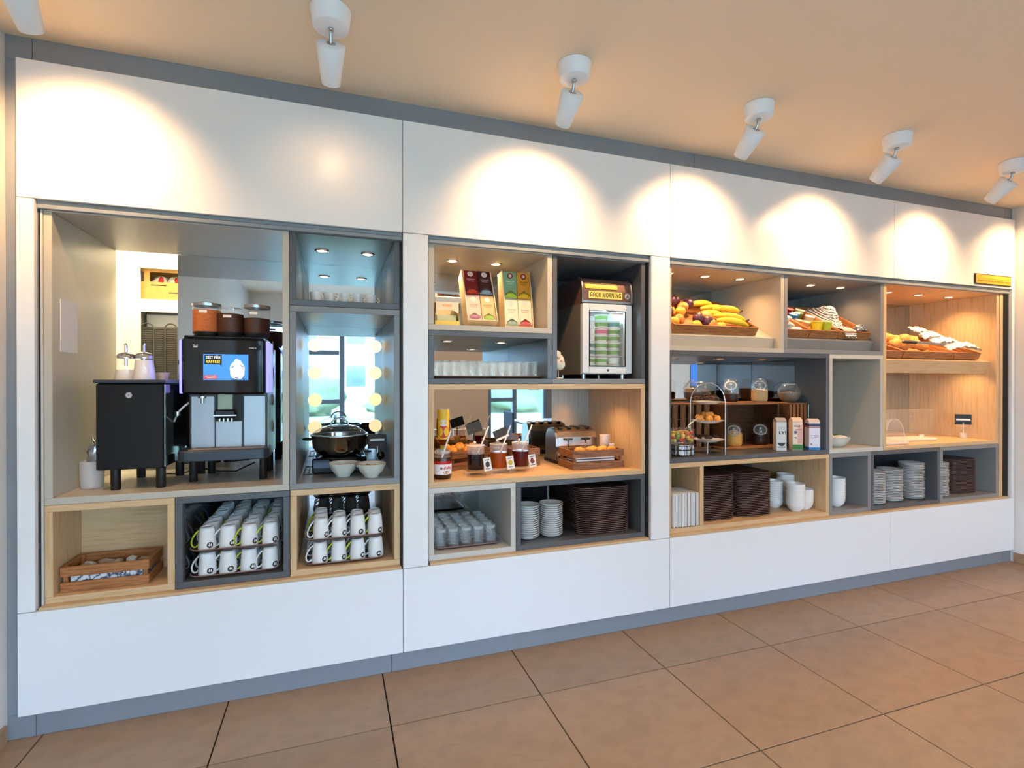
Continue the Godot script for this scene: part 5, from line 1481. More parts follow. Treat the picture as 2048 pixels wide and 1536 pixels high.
		part("stem", mb().tube([Vector3(0, -0.07, 0), Vector3(0, 0.09 - 0.03 * k, -0.004)], 0.003, 8).done(), M.blackmatt, s)
		k += 1
	# jams
	k = 0
	for q in [[-0.762, -0.175, Color(0.10, 0.045, 0.09), "dark blackcurrant", Color(0.16, 0.20, 0.16)], [-0.634, -0.195, Color(0.62, 0.25, 0.04), "amber apricot", Color(0.80, 0.72, 0.16)], [-0.505, -0.215, Color(0.34, 0.03, 0.07), "red cherry", Color(0.45, 0.10, 0.10)]]:
		var x: float = q[0]
		var z: float = q[1]
		var st := thing("acrylic_stand", "clear low acrylic stand under the %s jam" % q[3], "stand", Vector3(x, y0, z))
		part("plate", bx(Vector3(0.118, 0.005, 0.118), 0.001, Vector3(0, 0.024, 0)), M.acrylic, st)
		for f in [[-1, -1], [1, -1], [-1, 1], [1, 1]]:
			part("leg", bx(Vector3(0.014, 0.0215, 0.014), 0.001, Vector3(f[0] * 0.05, 0.0107, f[1] * 0.05)), M.acrylic, st)
		var j := thing("jam_beaker", "clear beaker of %s jam on its acrylic stand" % q[3], "jam", Vector3(x, y0 + 0.0265, z), 0, "jam beakers")
		part("glass_wall", mb().lathe([Vector2(0.0441, 0.0785), Vector2(0.0455, 0.118), Vector2(0.0465, 0.120)], 32).done(), M.glass_thick, j)
		var jm := mat(q[2], 0.12)
		stuff(part("jam", mb().lathe([Vector2(0, 0.0), Vector2(0.040, 0.0), Vector2(0.0415, 0.003), Vector2(0.0441, 0.0785), Vector2(0, 0.080)], 30).done(), jm, j))
		part("collar", mb().lathe([Vector2(0.0436, 0.081), Vector2(0.0448, 0.119)], 32).done(), glass(Color(0.93, 0.80, 0.74), 0.30), j)
		part("lid", mb().lathe([Vector2(0.0455, 0.119), Vector2(0.047, 0.1205), Vector2(0.045, 0.123), Vector2(0.020, 0.125), Vector2(0, 0.126)], 32).done(), M.frosted, j)
		part("lid_knob", mb().lump(Vector3(-0.006, 0.134, 0), Vector3(0.009, 0.009, 0.009), 14).done(), M.chrome, j)
		var sp := thing("spoon", "white spoon handle sticking out of the %s jam" % q[3], "spoon", Vector3(x + 0.020, y0 + 0.09, z - 0.005), 0, "white jam spoons")
		part("handle", mb().tube([Vector3(-0.02, -0.02, 0), Vector3(0.012, 0.055, -0.006), Vector3(0.055, 0.150, -0.016)], 0.0042, 8).done(), M.text_white, sp)
		part("spoon_bowl", mb().lump(Vector3(-0.024, -0.03, 0), Vector3(0.011, 0.016, 0.005), 12).done(), M.text_white, sp)
		var tg := thing("name_card", "small white card with a %s fruit picture before its jam" % q[3].split(" ")[1], "card", Vector3(x + 0.045, y0 + 0.0268, z + 0.058), 0.0, "fruit cards before the jams")
		part("card", bx(Vector3(0.040, 0.066, 0.0015), 0), M.paper, tg, Vector3(0, 0.030, 0.002), Vector3(-0.16, 0, 0.10))
		part("fruit_print", mb().lump(Vector3.ZERO, Vector3(0.011, 0.013, 0.0008), 14, 0.25, 40 + k).done(), mat(q[4], 0.6), tg, Vector3(0, 0.030, 0.0030), Vector3(-0.16, 0, 0.10))
		part("print_line", mb().box(Vector3(0, 0.022, 0.0012), Vector3(0.024, 0.004, 0.0006)).box(Vector3(0, -0.022, 0.0012), Vector3(0.026, 0.003, 0.0006)).done(), M.text_dark, tg, Vector3(0, 0.030, 0.002), Vector3(-0.16, 0, 0.10))
		k += 1
	# chocolate spread jar
	var n := thing("spread_jar", "open glass jar of hazelnut chocolate spread at the left end of the oak shelf", "jar", Vector3(-0.945, y0, -0.125))
	var ch := mat(Color(0.25, 0.13, 0.07), 0.3)
	part("glass_wall", mb().lathe([Vector2(0.0420, 0.1045), Vector2(0.036, 0.116), Vector2(0.035, 0.120), Vector2(0.0365, 0.124), Vector2(0.036, 0.136)], 34).done(), M.glass_thick, n)
	stuff(part("spread", mb().lathe([Vector2(0, 0.0), Vector2(0.036, 0.0), Vector2(0.043, 0.008), Vector2(0.0455, 0.03), Vector2(0.0455, 0.085), Vector2(0.042, 0.1045), Vector2(0, 0.100)], 32).done(), ch, n))
	part("screw_rim", mb().lathe([Vector2(0.0365, 0.122), Vector2(0.0385, 0.124), Vector2(0.0365, 0.127), Vector2(0.0385, 0.130), Vector2(0.0368, 0.136)], 34).done(), M.glass_shine, n)
	var lb := part("paper_label", patch(mb(), 0.0458, 0, PI / 2 - 0.05, 0.055, 0.064, 0.031, 0.0003, false).done(), M.text_white, n)
	part("red_band", patch(mb(), 0.0458, 0, PI / 2 - 0.05, 0.080, 0.064, 0.007, 0.0006, false).done(), M.red, lb)
	part("gold_mark", patch(mb(), 0.0458, 0, PI / 2 - 0.25, 0.034, 0.017, 0.007, 0.0006).done(), mat(Color(0.72, 0.48, 0.22), 0.5), lb)
	var word := ["n", "u", "t", "e", "l", "l", "a"]
	var th := PI / 2 + 0.42
	for i in 7:
		var wl: float = [0.0095, 0.0095, 0.0065, 0.0085, 0.0030, 0.0030, 0.0085][i]
		th -= (wl / 2 + 0.0008) / 0.0464
		text("letter", word[i], [0.0105, 0.0105, 0.0140, 0.0105, 0.0155, 0.0155, 0.0105][i], M.text_dark if i == 0 else M.red, lb, Vector3(cos(th) * 0.0464, [0.055, 0.055, 0.0567, 0.055, 0.0575, 0.0575, 0.055][i], sin(th) * 0.0464), Vector3(0, PI / 2 - th, 0), wl)
		th -= (wl / 2 + 0.0008) / 0.0464
	var ns := thing("spoon", "white spoon handle leaning in the chocolate spread jar", "spoon", Vector3(-0.940, y0 + 0.11, -0.125))
	part("handle", mb().tube([Vector3(-0.012, -0.03, 0), Vector3(0.010, 0.035, -0.004), Vector3(0.040, 0.120, -0.012)], 0.0042, 8).done(), M.text_white, ns)
	part("spoon_bowl", mb().lump(Vector3(-0.015, -0.042, 0), Vector3(0.010, 0.016, 0.005), 12).done(), M.text_white, ns)
	# honey squeeze bottle standing on its cap in a clear stand
	var hs := thing("clear_stand", "clear stand under the upside down honey bottle", "stand", Vector3(-0.918, y0, -0.235))
	part("cone", mb().lathe([Vector2(0.036, 0), Vector2(0.022, 0.10), Vector2(0.024, 0.118)], 24).done(), M.glass_thick, hs)
	part("foot_ring", mb().lathe([Vector2(0.034, 0), Vector2(0.038, 0.0), Vector2(0.037, 0.004), Vector2(0.034, 0.004)], 24).done(), M.glass_shine, hs)
	var hb := thing("honey_bottle", "upside down honey squeeze bottle with yellow and red label", "bottle", Vector3(-0.918, y0 + 0.10, -0.235), -0.35)
	var sq := Vector2(1.0, 0.72)
	part("honey_part", mb().lathe([Vector2(0, 0.045), Vector2(0.018, 0.05), Vector2(0.031, 0.085), Vector2(0.035, 0.13), Vector2(0.034, 0.185), Vector2(0, 0.186)], 28, Vector3.ZERO, sq).done(), mat(Color(0.45, 0.15, 0.04), 0.08), hb)
	part("bottle_wall", mb().lathe([Vector2(0.0345, 0.186), Vector2(0.0335, 0.225), Vector2(0.030, 0.238), Vector2(0, 0.240)], 28, Vector3.ZERO, sq).done(), glass(Color(0.95, 0.90, 0.85), 0.4), hb)
	part("cap", mb().lathe([Vector2(0, 0.012), Vector2(0.017, 0.012), Vector2(0.020, 0.048), Vector2(0.017, 0.05)], 24).done(), mat(Color(0.62, 0.58, 0.14), 0.4), hb)
	var hl := mb()
	hl.xf = Transform3D(Basis().scaled(Vector3(1.0, 1, 0.72)), Vector3.ZERO)
	patch(hl, 0.0352, 0, PI / 2 - 0.15, 0.155, 0.034, 0.075, 0.0006, false)
	var hlp := part("paper_label", hl.done(), mat(Color(0.95, 0.78, 0.20), 0.4), hb)
	var h2 := mb()
	h2.xf = hl.xf
	patch(h2, 0.0352, 0, PI / 2 - 0.15, 0.118, 0.031, 0.032, 0.0012)
	part("red_print", h2.done(), mat(Color(0.80, 0.14, 0.10), 0.4), hlp)
	var h3 := mb()
	h3.xf = hl.xf
	patch(h3, 0.0352, 0, PI / 2 - 0.15, 0.163, 0.022, 0.017, 0.0014)
	part("pale_print", h3.done(), mat(Color(0.85, 0.86, 0.86), 0.4), hlp)

# ---------------------------------------------------------------- stacks: saucers, trays, bowls, plates, napkins
func stack(src: Node3D, n: int, at: Vector3, pitch: float, label: String, jig: float, sd: int, fresh: bool) -> void:
	var rg := fill_rand(sd)
	for i in n:
		var p := at + Vector3(rg.randf_range(-jig, jig), i * pitch, rg.randf_range(-jig, jig))
		var lb := label % from_top(i, n)
		if fresh and i == 0:
			src.position = p
			src.set_meta("label", lb)
		else:
			dup(src, p, rg.randf() * 6.0 if jig < 0.0029 and src.name.begins_with("plate") else 0.0, lb)

func build_stacks() -> void:
	# saucers
	var s := thing("saucer", "x", "saucer", Vector3.ZERO, 0, "white saucers under the oak shelf")
	part("dish", mb().lathe([Vector2(0, 0.002), Vector2(0.032, 0.0), Vector2(0.034, 0.002), Vector2(0.050, 0.008), Vector2(0.0615, 0.0185), Vector2(0.0625, 0.0205), Vector2(0.0605, 0.0208), Vector2(0.048, 0.011), Vector2(0.030, 0.006), Vector2(0.0, 0.006)], 32).done(), M.porcelain, s)
	part("well_ring", mb().lathe([Vector2(0.020, 0.006), Vector2(0.021, 0.0078), Vector2(0.022, 0.006)], 28).done(), M.porcelain, s)
	stack(s, 15, Vector3(-0.493, 0.5108, -0.135), 0.0112, "white saucer, %s in the left stack under the oak shelf", 0.0008, 1, true)
	stack(s, 15, Vector3(-0.362, 0.5108, -0.135), 0.0112, "white saucer, %s in the right stack under the oak shelf", 0.0008, 2, false)
	# brown trays
	var t := thing("serving_tray", "x", "tray", Vector3.ZERO, 0, "stacked brown trays")
	part("base", rr(mb(), 0.236, 0.38, 0.045, [Vector2(0, 0), Vector2(0.002, 0.0003), Vector2(0.009, 0.0060), Vector2(0.008, 0.0072), Vector2(0, 0.0020)], true, true, 5).done(), M.tray, t)
	part("rim", rr(mb(), 0.236, 0.38, 0.045, [Vector2(0.0088, 0.0056), Vector2(0.0118, 0.0060), Vector2(0.0118, 0.0078), Vector2(0.0088, 0.0078)], false, false, 5).done(), M.tray_edge, t)
	stack(t, 26, Vector3(0.974, 0.5108, -0.285), 0.0102, "brown tray, %s in the right hand stack of the long oak cabinet", 0.0007, 4, true)
	stack(t, 26, Vector3(0.690, 0.5108, -0.285), 0.0102, "brown tray, %s in the left hand stack of the long oak cabinet", 0.0007, 3, false)
	stack(t, 25, Vector3(2.915, 0.5108, -0.290), 0.0100, "brown tray, %s in the stack at the far right", 0.0007, 6, false)
	var t2 := thing("serving_tray", "x", "tray", Vector3.ZERO, 0, "stacked brown trays")
	part("base", rr(mb(), 0.300, 0.40, 0.05, [Vector2(0, 0), Vector2(0.002, 0.0003), Vector2(0.009, 0.0060), Vector2(0.008, 0.0072), Vector2(0, 0.0020)], true, true, 5).done(), M.tray, t2)
	part("rim", rr(mb(), 0.300, 0.40, 0.05, [Vector2(0.0088, 0.0056), Vector2(0.0118, 0.0060), Vector2(0.0118, 0.0078), Vector2(0.0088, 0.0078)], false, false, 5).done(), M.tray_edge, t2)
	stack(t2, 25, Vector3(-0.062, 0.5108, -0.290), 0.0099, "brown tray, %s in the stack under the toaster", 0.0007, 5, true)
	# white bowls
	var b := thing("white_bowl", "x", "bowl", Vector3.ZERO, 0, "stacked white bowls")
	part("bowl", mb().lathe([Vector2(0, 0.002), Vector2(0.028, 0), Vector2(0.030, 0.003), Vector2(0.046, 0.020), Vector2(0.0530, 0.042), Vector2(0.0540, 0.056), Vector2(0.0548, 0.058), Vector2(0.0522, 0.058), Vector2(0.0505, 0.042), Vector2(0.043, 0.023), Vector2(0.0, 0.008)], 32).done(), M.china, b)
	part("lip", mb().lathe([Vector2(0.0540, 0.0555), Vector2(0.0556, 0.0572), Vector2(0.0540, 0.0585), Vector2(0.0522, 0.0578)], 32).done(), M.china, b)
	stack(b, 9, Vector3(1.305, 0.5108, -0.115), 0.0145, "white bowl, %s in the front stack right of the trays", 0.0008, 11, true)
	stack(b, 9, Vector3(1.256, 0.5108, -0.235), 0.0145, "white bowl, %s in the stack just right of the trays", 0.0008, 12, false)
	stack(b, 6, Vector3(1.400, 0.5108, -0.135), 0.0145, "white bowl, %s in the short stack at the oak cabinet's right end", 0.0008, 13, false)
	stack(b, 11, Vector3(1.388, 0.5108, -0.270), 0.0145, "white bowl, %s in the rear stack of the oak cabinet", 0.0008, 14, false)
	stack(b, 10, Vector3(1.662, 0.5108, -0.125), 0.0145, "white bowl, %s in the front stack of the small grey cabinet", 0.0008, 15, false)
	stack(b, 12, Vector3(1.690, 0.5108, -0.270), 0.0145, "white bowl, %s in the rear stack of the small grey cabinet", 0.0008, 16, false)
	# plates
	var p := thing("plate", "x", "plate", Vector3.ZERO, 0, "stacked white plates under the bread")
	part("dish", mb().lathe([Vector2(0, 0.002), Vector2(0.040, 0.0), Vector2(0.042, 0.002), Vector2(0.060, 0.007), Vector2(0.0745, 0.0125), Vector2(0.0755, 0.0142), Vector2(0.0735, 0.0146), Vector2(0.058, 0.0092), Vector2(0.040, 0.005), Vector2(0.0, 0.005)], 32).done(), M.porcelain, p)
	part("rim", mb().lathe([Vector2(0.0740, 0.0120), Vector2(0.0760, 0.0136), Vector2(0.0750, 0.0150), Vector2(0.0730, 0.0148)], 32).done(), M.china, p)
	stack(p, 20, Vector3(1.975, 0.5108, -0.115), 0.0108, "white plate, %s in the leftmost plate stack", 0.0028, 21, true)
	stack(p, 20, Vector3(2.165, 0.5108, -0.130), 0.0108, "white plate, %s in the second plate stack from the left", 0.0028, 22, false)
	stack(p, 23, Vector3(2.372, 0.5108, -0.125), 0.0108, "white plate, %s in the third and tallest plate stack", 0.0028, 23, false)
	stack(p, 22, Vector3(2.632, 0.5108, -0.130), 0.0108, "white plate, %s in the plate stack beside the far right trays", 0.0028, 24, false)
	# napkins
	var k := 0
	for q in [[0.356, -0.115, 0.060], [0.416, -0.112, 0.056], [0.472, -0.110, 0.050]]:
		var nst := thing("napkin_pack", "white folded napkin block tied with thin grey bands, %s from the left" % ORD[k], "napkins", Vector3(q[0], 0.5108, q[1]), 0, "napkin blocks in the oak cabinet")
		var nm := mb()
		var nn := 9
		for i in nn:
			nm.xf = Transform3D(Basis(), Vector3(-q[2] / 2 + (i + 0.5) * q[2] / nn, 0.0965, 0.004 * sin(i * 2.1 + k)))
			nm.box(Vector3.ZERO, Vector3(q[2] / nn * 0.97, 0.186 + 0.004 * sin(i * 1.7 + k * 2.0), 0.165), 0.002)
		part("napkins", nm.done(), M.napkin, nst)
		part("band", bx(Vector3(0.003, 0.190, 0.170), 0.0, Vector3(0.004, 0.095, 0.0)), mat(Color(0.62, 0.62, 0.65), 0.6), nst)
		k += 1

# ---------------------------------------------------------------- fruit
func slope(x: float, y: float, z: float, tilt: float) -> Transform3D:
	return Transform3D(Basis(Vector3.RIGHT, tilt), Vector3(x, y, z))

func fruit(called: String, label: String, cat: String, grp: String, xf: Transform3D, at: Vector3, rad: Vector3, m: Material, sd: int, stem := true) -> Node3D:
	var t := thing(called, label, cat, Vector3.ZERO, 0, grp)
	t.transform = xf * Transform3D(Basis.from_euler(Vector3(0.3 * sin(sd * 3.1), sd * 1.3, 0.3 * cos(sd * 2.3))), at)
	part("flesh", mb().lump(Vector3.ZERO, rad, 20, 0.04, sd).done(), m, t)
	if stem:
		part("stalk", mb().cyl(Vector3(0, rad.y * 0.96, 0), 0.0022, 0.007, 8).done(), M.stalk, t)
	return t

func build_fruit() -> void:
	var tilt := 0.53
	var xf := slope(0.665, 1.603, -0.095, tilt)
	var c := crate("fruit_crate", "low tilted acacia crate full of bananas, plums and peaches", xf * Vector3(0, 0.0, -0.205), 0, 0.60, 0.41, 0.052, 1, 0, "acacia", tilt)
	var g := xf * Transform3D(Basis(), Vector3(0, 0, -0.205))
	# bananas: two hands pointing right
	var bl := [[0.03, 0.040, 0.02, 0.02, 0.15], [0.08, 0.058, -0.03, 0.10, 0.17], [0.12, 0.050, 0.08, -0.12, 0.18], [0.02, 0.060, -0.09, 0.18, 0.16], [0.13, 0.075, 0.02, 0.02, 0.16], [0.10, 0.043, 0.140, -0.20, 0.17]]
	for i in bl.size():
		var q = bl[i]
		var t := thing("banana", "ripe yellow banana in the fruit crate, %s of six from the back left" % ORD[i], "banana", Vector3.ZERO, 0, "bananas in the fruit crate")
		t.transform = g * Transform3D(Basis(Vector3.UP, q[3] * 1.0 - 0.15), Vector3(q[0] + 0.055, q[1] + 0.008, q[2]))
		var pts := []
		var rad := []
		var L: float = q[4] * 1.15
		for k in 11:
			var u := float(k) / 10
			pts.append(Vector3((u - 0.5) * L, 0.020 * (1 - pow(2 * u - 1, 2)) - 0.004, 0.018 * (1 - pow(2 * u - 1, 2))))
			rad.append(0.0195 * clampf(sqrt(maxf(0.0, sin(PI * clampf(u * 0.93 + 0.05, 0, 1)))) * 1.05, 0.22, 1.0))
		part("peel", tubev(mb(), pts, rad, 10).done(), M.banana, t)
		part("stem", mb().tube([pts[10], pts[10] + Vector3(0.014, 0.002, -0.003), pts[10] + Vector3(0.024, 0.008, -0.006)], 0.0045, 8).done(), M.stalk, t)
	# plums and peaches
	var i := 0
	for q in [[-0.235, 0.055, 0.02], [-0.13, 0.085, -0.085], [-0.205, 0.082, -0.12], [-0.045, 0.078, -0.06], [-0.065, 0.050, 0.100], [-0.020, 0.045, 0.135], [-0.250, 0.060, -0.10]]:
		fruit("plum", "dark purple plum in the fruit crate, %s of seven" % ORD[i], "plum", "plums in the fruit crate", g, Vector3(q[0], q[1], q[2]), Vector3(0.036, 0.034, 0.036), M.plum, 100 + i)
		i += 1
	i = 0
	for q in [[-0.105, 0.070, -0.02], [-0.215, 0.045, 0.120], [0.015, 0.050, 0.07], [-0.16, 0.048, 0.035], [-0.005, 0.038, 0.155], [-0.10, 0.036, -0.16], [-0.02, 0.036, -0.14]]:
		fruit("peach", "red and orange peach in the fruit crate, %s of seven" % ORD[i], "peach", "peaches in the fruit crate", g, Vector3(q[0], q[1], q[2]), Vector3(0.034, 0.032, 0.034), M.peach, 120 + i)
		i += 1
	i = 0
	for q in [[-0.175, 0.075, 0.06], [-0.255, 0.040, 0.135], [-0.115, 0.035, 0.165], [-0.165, 0.035, -0.04], [-0.225, 0.04, -0.02], [0.055, 0.034, 0.170]]:
		fruit("apricot", "yellow apricot in the fruit crate, %s of six" % ORD[i], "apricot", "apricots in the fruit crate", g, Vector3(q[0], q[1], q[2]), Vector3(0.030, 0.027, 0.030), M.lemon, 140 + i)
		i += 1

# ---------------------------------------------------------------- portion cups
func build_dairy() -> void:
	var tilt := 0.53
	var xf := slope(1.54, 1.603, -0.095, tilt)
	var xs := [[-0.270, 0.215], [-0.035, 0.240], [0.235, 0.265]]
	var k := 0
	var gs := []
	for q in xs:
		gs.append(xf * Transform3D(Basis(), Vector3(q[0], 0, -0.205)))
		crate("portion_crate", "low tilted acacia crate, %s of the three in the grey cabinet" % ["left", "middle", "right"][k], gs[k].origin, 0, q[1], 0.41, 0.052, 1, 0, "acacia", tilt)
		k += 1
	# cream portion cups on the left
	var pot: Node3D = null
	for i in 14:
		var at := Vector3(-0.065 + (i % 4) * 0.043, 0.010 + (i / 8) * 0.034, 0.155 - ((i / 4) % 3) * 0.055)
		var lb := "white portion cup in the left tilted crate, %s of fourteen" % ORD[i]
		if pot == null:
			pot = thing("portion_cup", lb, "portion cup", Vector3.ZERO, 0, "white portion cups")
			part("cup", mb().lathe([Vector2(0, 0.001), Vector2(0.014, 0), Vector2(0.0185, 0.026), Vector2(0, 0.026)], 18).done(), M.china, pot)
			part("lid", mb().lathe([Vector2(0.018, 0.026), Vector2(0.0215, 0.0265), Vector2(0.0215, 0.028), Vector2(0, 0.0285)], 18).done(), mat(Color(0.86, 0.86, 0.78), 0.4), pot)
			pot.transform = gs[0] * Transform3D(Basis(), at)
		else:
			var r := dup(pot, Vector3.ZERO, 0, lb)
			r.transform = gs[0] * Transform3D(Basis.from_euler(Vector3(0.3 * sin(i * 2.0), i, 0.3 * cos(i * 1.3))), at)
	# coloured cups in the middle
	var cols := [[Color(0.88, 0.80, 0.12), "yellow"], [Color(0.66, 0.72, 0.10), "lime"], [Color(0.92, 0.66, 0.40), "peach"], [Color(0.92, 0.66, 0.40), "peach"], [Color(0.15, 0.50, 0.80), "blue"], [Color(0.15, 0.50, 0.80), "blue"], [Color(0.72, 0.10, 0.08), "red"], [Color(0.30, 0.50, 0.12), "green"], [Color(0.85, 0.82, 0.70), "cream"], [Color(0.85, 0.82, 0.70), "cream"]]
	var at2 := [[-0.010, 0.150, 1.0], [0.070, 0.150, 1.0], [-0.055, 0.095, 0.7], [-0.075, 0.05, 0.6], [-0.060, -0.02, 0.75], [-0.015, -0.045, 0.75], [-0.01, -0.11, 0.8], [0.035, -0.065, 0.7], [0.055, 0.01, 0.8], [0.075, -0.10, 0.8]]
	for i in 10:
		var s: float = at2[i][2]
		var t := thing("portion_tub", "%s portion tub in the middle tilted crate, %s of ten" % [cols[i][1], ORD[i]], "portion tub", Vector3.ZERO, 0, "coloured tubs in the middle tilted crate")
		t.transform = gs[1] * Transform3D(Basis(Vector3.RIGHT, -0.42 if i < 2 else -0.1), Vector3(at2[i][0], 0.010 if i > 1 else 0.014, at2[i][1]))
		part("tub", mb().lathe([Vector2(0, 0.001), Vector2(0.028 * s, 0), Vector2(0.036 * s, 0.068 * s), Vector2(0, 0.068 * s)], 24).done(), mat(cols[i][0], 0.45), t)
		part("lid", mb().lathe([Vector2(0.035 * s, 0.068 * s), Vector2(0.039 * s, 0.069 * s), Vector2(0.038 * s, 0.073 * s), Vector2(0, 0.074 * s)], 24).done(), mat(cols[i][0].lightened(0.5), 0.4), t)
	# striped cloth heaped in the right crate and trailing over its front edge
	var nz := FastNoiseLite.new()
	nz.seed = 44
	nz.frequency = 1.0
	var f := func(x: float, z: float) -> Vector3:
		var u := (z + 0.19) / 0.42
		var wd := lerpf(1.0, 0.42, clampf(u, 0, 1))
		var e := clampf(1.0 - pow(absf(x) / 0.11, 4), 0.0, 1.0)
		var y := 0.030 + 0.085 * exp(-pow((z + 0.06) / 0.085, 2)) * e + 0.018 * nz.get_noise_2d(x * 26, z * 26) + 0.010 * nz.get_noise_2d(x * 60, z * 60 + 4)
		y = maxf(y, 0.014)
		if z > 0.185:
			y = lerpf(0.060, 0.022, (z - 0.185) / 0.045)
		elif z > 0.12:
			y = maxf(y, 0.045 + 0.012 * (z - 0.12) / 0.065)
		return Vector3(x * wd - 0.075 * clampf(u - 0.25, 0, 1), y, z + 0.008 * nz.get_noise_2d(x * 40, z * 35))
	var cl := part(numbered("striped_cloth"), mb().sheet(f, -0.11, 0.11, -0.19, 0.228, 40, 56, 0.0012).done(), M.stripe, self)
	cl.transform = gs[2]
	tag(cl, "blue and white striped cloth heaped in the right tilted crate, trailing over its front", "cloth")
	var pk := thing("white_packet", "crumpled clear packet at the front right of the right tilted crate", "packet", Vector3.ZERO)
	pk.transform = gs[2] * Transform3D(Basis(), Vector3(0.085, 0.055, 0.150))
	part("packet", mb().lump(Vector3.ZERO, Vector3(0.042, 0.024, 0.028), 20, 0.35, 8).done(), M.cloth, pk)

# ---------------------------------------------------------------- bread
func build_bread() -> void:
	var tilt := 0.40
	var xf := slope(2.557, 1.486, -0.095, tilt)
	var gs := []
	var k := 0
	for q in [[-0.435, 0.22], [-0.055, 0.52], [0.355, 0.27]]:
		gs.append(xf * Transform3D(Basis(), Vector3(q[0], 0, -0.185)))
		crate("bread_crate", "low tilted acacia bread crate, %s of the three on the oak sloping shelf" % ["left", "middle", "right"][k], gs[k].origin, 0, q[1], 0.36, 0.050, 1, 0, "acacia", tilt)
		k += 1
	var rg := fill_rand(91)
	for i in 9:
		var t := thing("bread_loaf", "golden %s in the middle bread crate, %s of nine" % [["roll", "baguette piece"][i % 2], ORD[i]], "bread", Vector3.ZERO, 0, "bread in the middle crate")
		t.transform = gs[1] * Transform3D(Basis(Vector3.UP, rg.randf_range(-0.5, 0.5)), Vector3(-0.19 + (i % 5) * 0.095, 0.048 + 0.012 * (i % 2), -0.09 + (i / 5) * 0.14))
		part("crust", mb().lump(Vector3.ZERO, Vector3(0.062 if i % 2 else 0.044, 0.034, 0.036), 20, 0.08, 200 + i).done(), M.crust, t)
		var sc := mb()
		for j in 3:
			sc.lump(Vector3(-0.022 + j * 0.022, 0.031, 0), Vector3(0.004, 0.004, 0.014), 8)
		part("scoring", sc.done(), mat(Color(0.93, 0.76, 0.45), 0.8), t)
	for i in 4:
		var t := thing("bread_slice", "slice of yellow bread leaning in the left bread crate, %s of four" % ORD[i], "bread", Vector3.ZERO, 0, "slices in the left bread crate")
		t.transform = gs[0] * Transform3D(Basis.from_euler(Vector3(-0.5, 0.15, 0.2)), Vector3(-0.02, 0.062, -0.10 + i * 0.055))
		part("slice", rr(mb(), 0.12, 0.010, 0.0045, [Vector2(0, -0.035), Vector2(0, 0.035)]).done(), M.crust, t)
		part("crumb", bx(Vector3(0.105, 0.055, 0.0115), 0.002), mat(Color(0.93, 0.76, 0.42), 0.85), t)
	# bread knife across the crates
	var kn := thing("bread_knife", "bread knife with a dark grey handle lying across the bread crates", "knife", Vector3.ZERO)
	kn.transform = gs[1] * Transform3D(Basis(Vector3.UP, -0.10), Vector3(0.02, 0.088, 0.10))
	part("handle", bx(Vector3(0.125, 0.024, 0.022), 0.007, Vector3(-0.13, 0, 0)), mat(Color(0.24, 0.22, 0.21), 0.5), kn)
	part("blade", bx(Vector3(0.26, 0.018, 0.003), 0.001, Vector3(0.062, 0.001, 0)), M.steel, kn)
	# white paper bags at the right
	for i in 4:
		var t := thing("paper_bag", "crumpled white paper bag in the right bread crate, %s from the front" % ORD[i], "paper bag", Vector3.ZERO, 0, "paper bags in the right bread crate")
		t.transform = gs[2] * Transform3D(Basis.from_euler(Vector3(0.15, -0.35 + 0.1 * i, 0.1 - 0.1 * i)), Vector3(-0.02 - 0.02 * i + (0.03 if i == 0 else 0.0), 0.066 + 0.010 * i, 0.115 - i * 0.082))
		var nz := FastNoiseLite.new()
		nz.seed = 60 + i
		nz.frequency = 1.0
		var f := func(x: float, z: float) -> Vector3:
			return Vector3(x, 0.016 * nz.get_noise_2d(x * 30, z * 30) + 0.010 * nz.get_noise_2d(x * 70, z * 70 + 3) + 0.03 * (1.0 - pow(x / 0.12, 2)), z)
		part("paper", mb().sheet(f, -0.12, 0.12, -0.040, 0.040, 26, 12, 0.010).done(), M.paper, t)
	# clear covers over white boards
	var y0 := 0.8986
	k = 0
	for q in [[2.155, -0.135, 0.26, 0.15], [2.505, -0.235, 0.42, 0.16]]:
		var b := thing("serving_board", "long white board %s" % ["under the small curved cover", "right of the curved cover"][k], "board", Vector3(q[0], y0, q[1]), -0.05 * k)
		part("board", rr(mb(), q[2], q[3], 0.05, [Vector2(-0.006, 0), Vector2(0, 0.006), Vector2(0.002, 0.014), Vector2(0, 0.018)]).done(), mat(Color(0.90, 0.86, 0.80), 0.3), b)
		k += 1
	var cv := thing("curved_cover", "clear rounded food cover on the left board in the bread cabinet", "cover", Vector3(2.150, y0 + 0.018, -0.15))
	var ap := arc(Vector3.ZERO, 1.0, 0, PI, 18, Vector3(0, 0, 0.066), Vector3(0, 0.150, 0))
	var cm := mb()
	for i in 18:
		cm.face(ap[i] + Vector3(-0.10, 0, 0), ap[i + 1] + Vector3(-0.10, 0, 0), ap[i + 1] + Vector3(0.10, 0, 0), ap[i] + Vector3(0.10, 0, 0), ap[i] + Vector3(0, 0.01, 0))
	part("shell", cm.done(), M.acrylic, cv)
	for s in [-1, 1]:
		part("edge", mb().tube(arc(Vector3(s * 0.10, 0, 0), 1.0, 0, PI, 18, Vector3(0, 0, 0.066), Vector3(0, 0.150, 0)), 0.0022, 6).done(), M.glass_shine, cv)
	var ck := thing("food_screen", "flat clear acrylic screen behind the white boards in the bread cabinet", "screen", Vector3(2.60, y0, -0.385))
	part("pane", bx(Vector3(0.84, 0.215, 0.004), 0, Vector3(0, 0.1095, 0)), M.acrylic, ck)
	part("top_edge", bx(Vector3(0.84, 0.003, 0.005), 0, Vector3(0, 0.2175, 0)), mat(Color(0.55, 0.36, 0.2), 0.3), ck)
	part("foot", bx(Vector3(0.03, 0.008, 0.05), 0.001, Vector3(-0.25, 0.004, 0)), M.acrylic, ck)
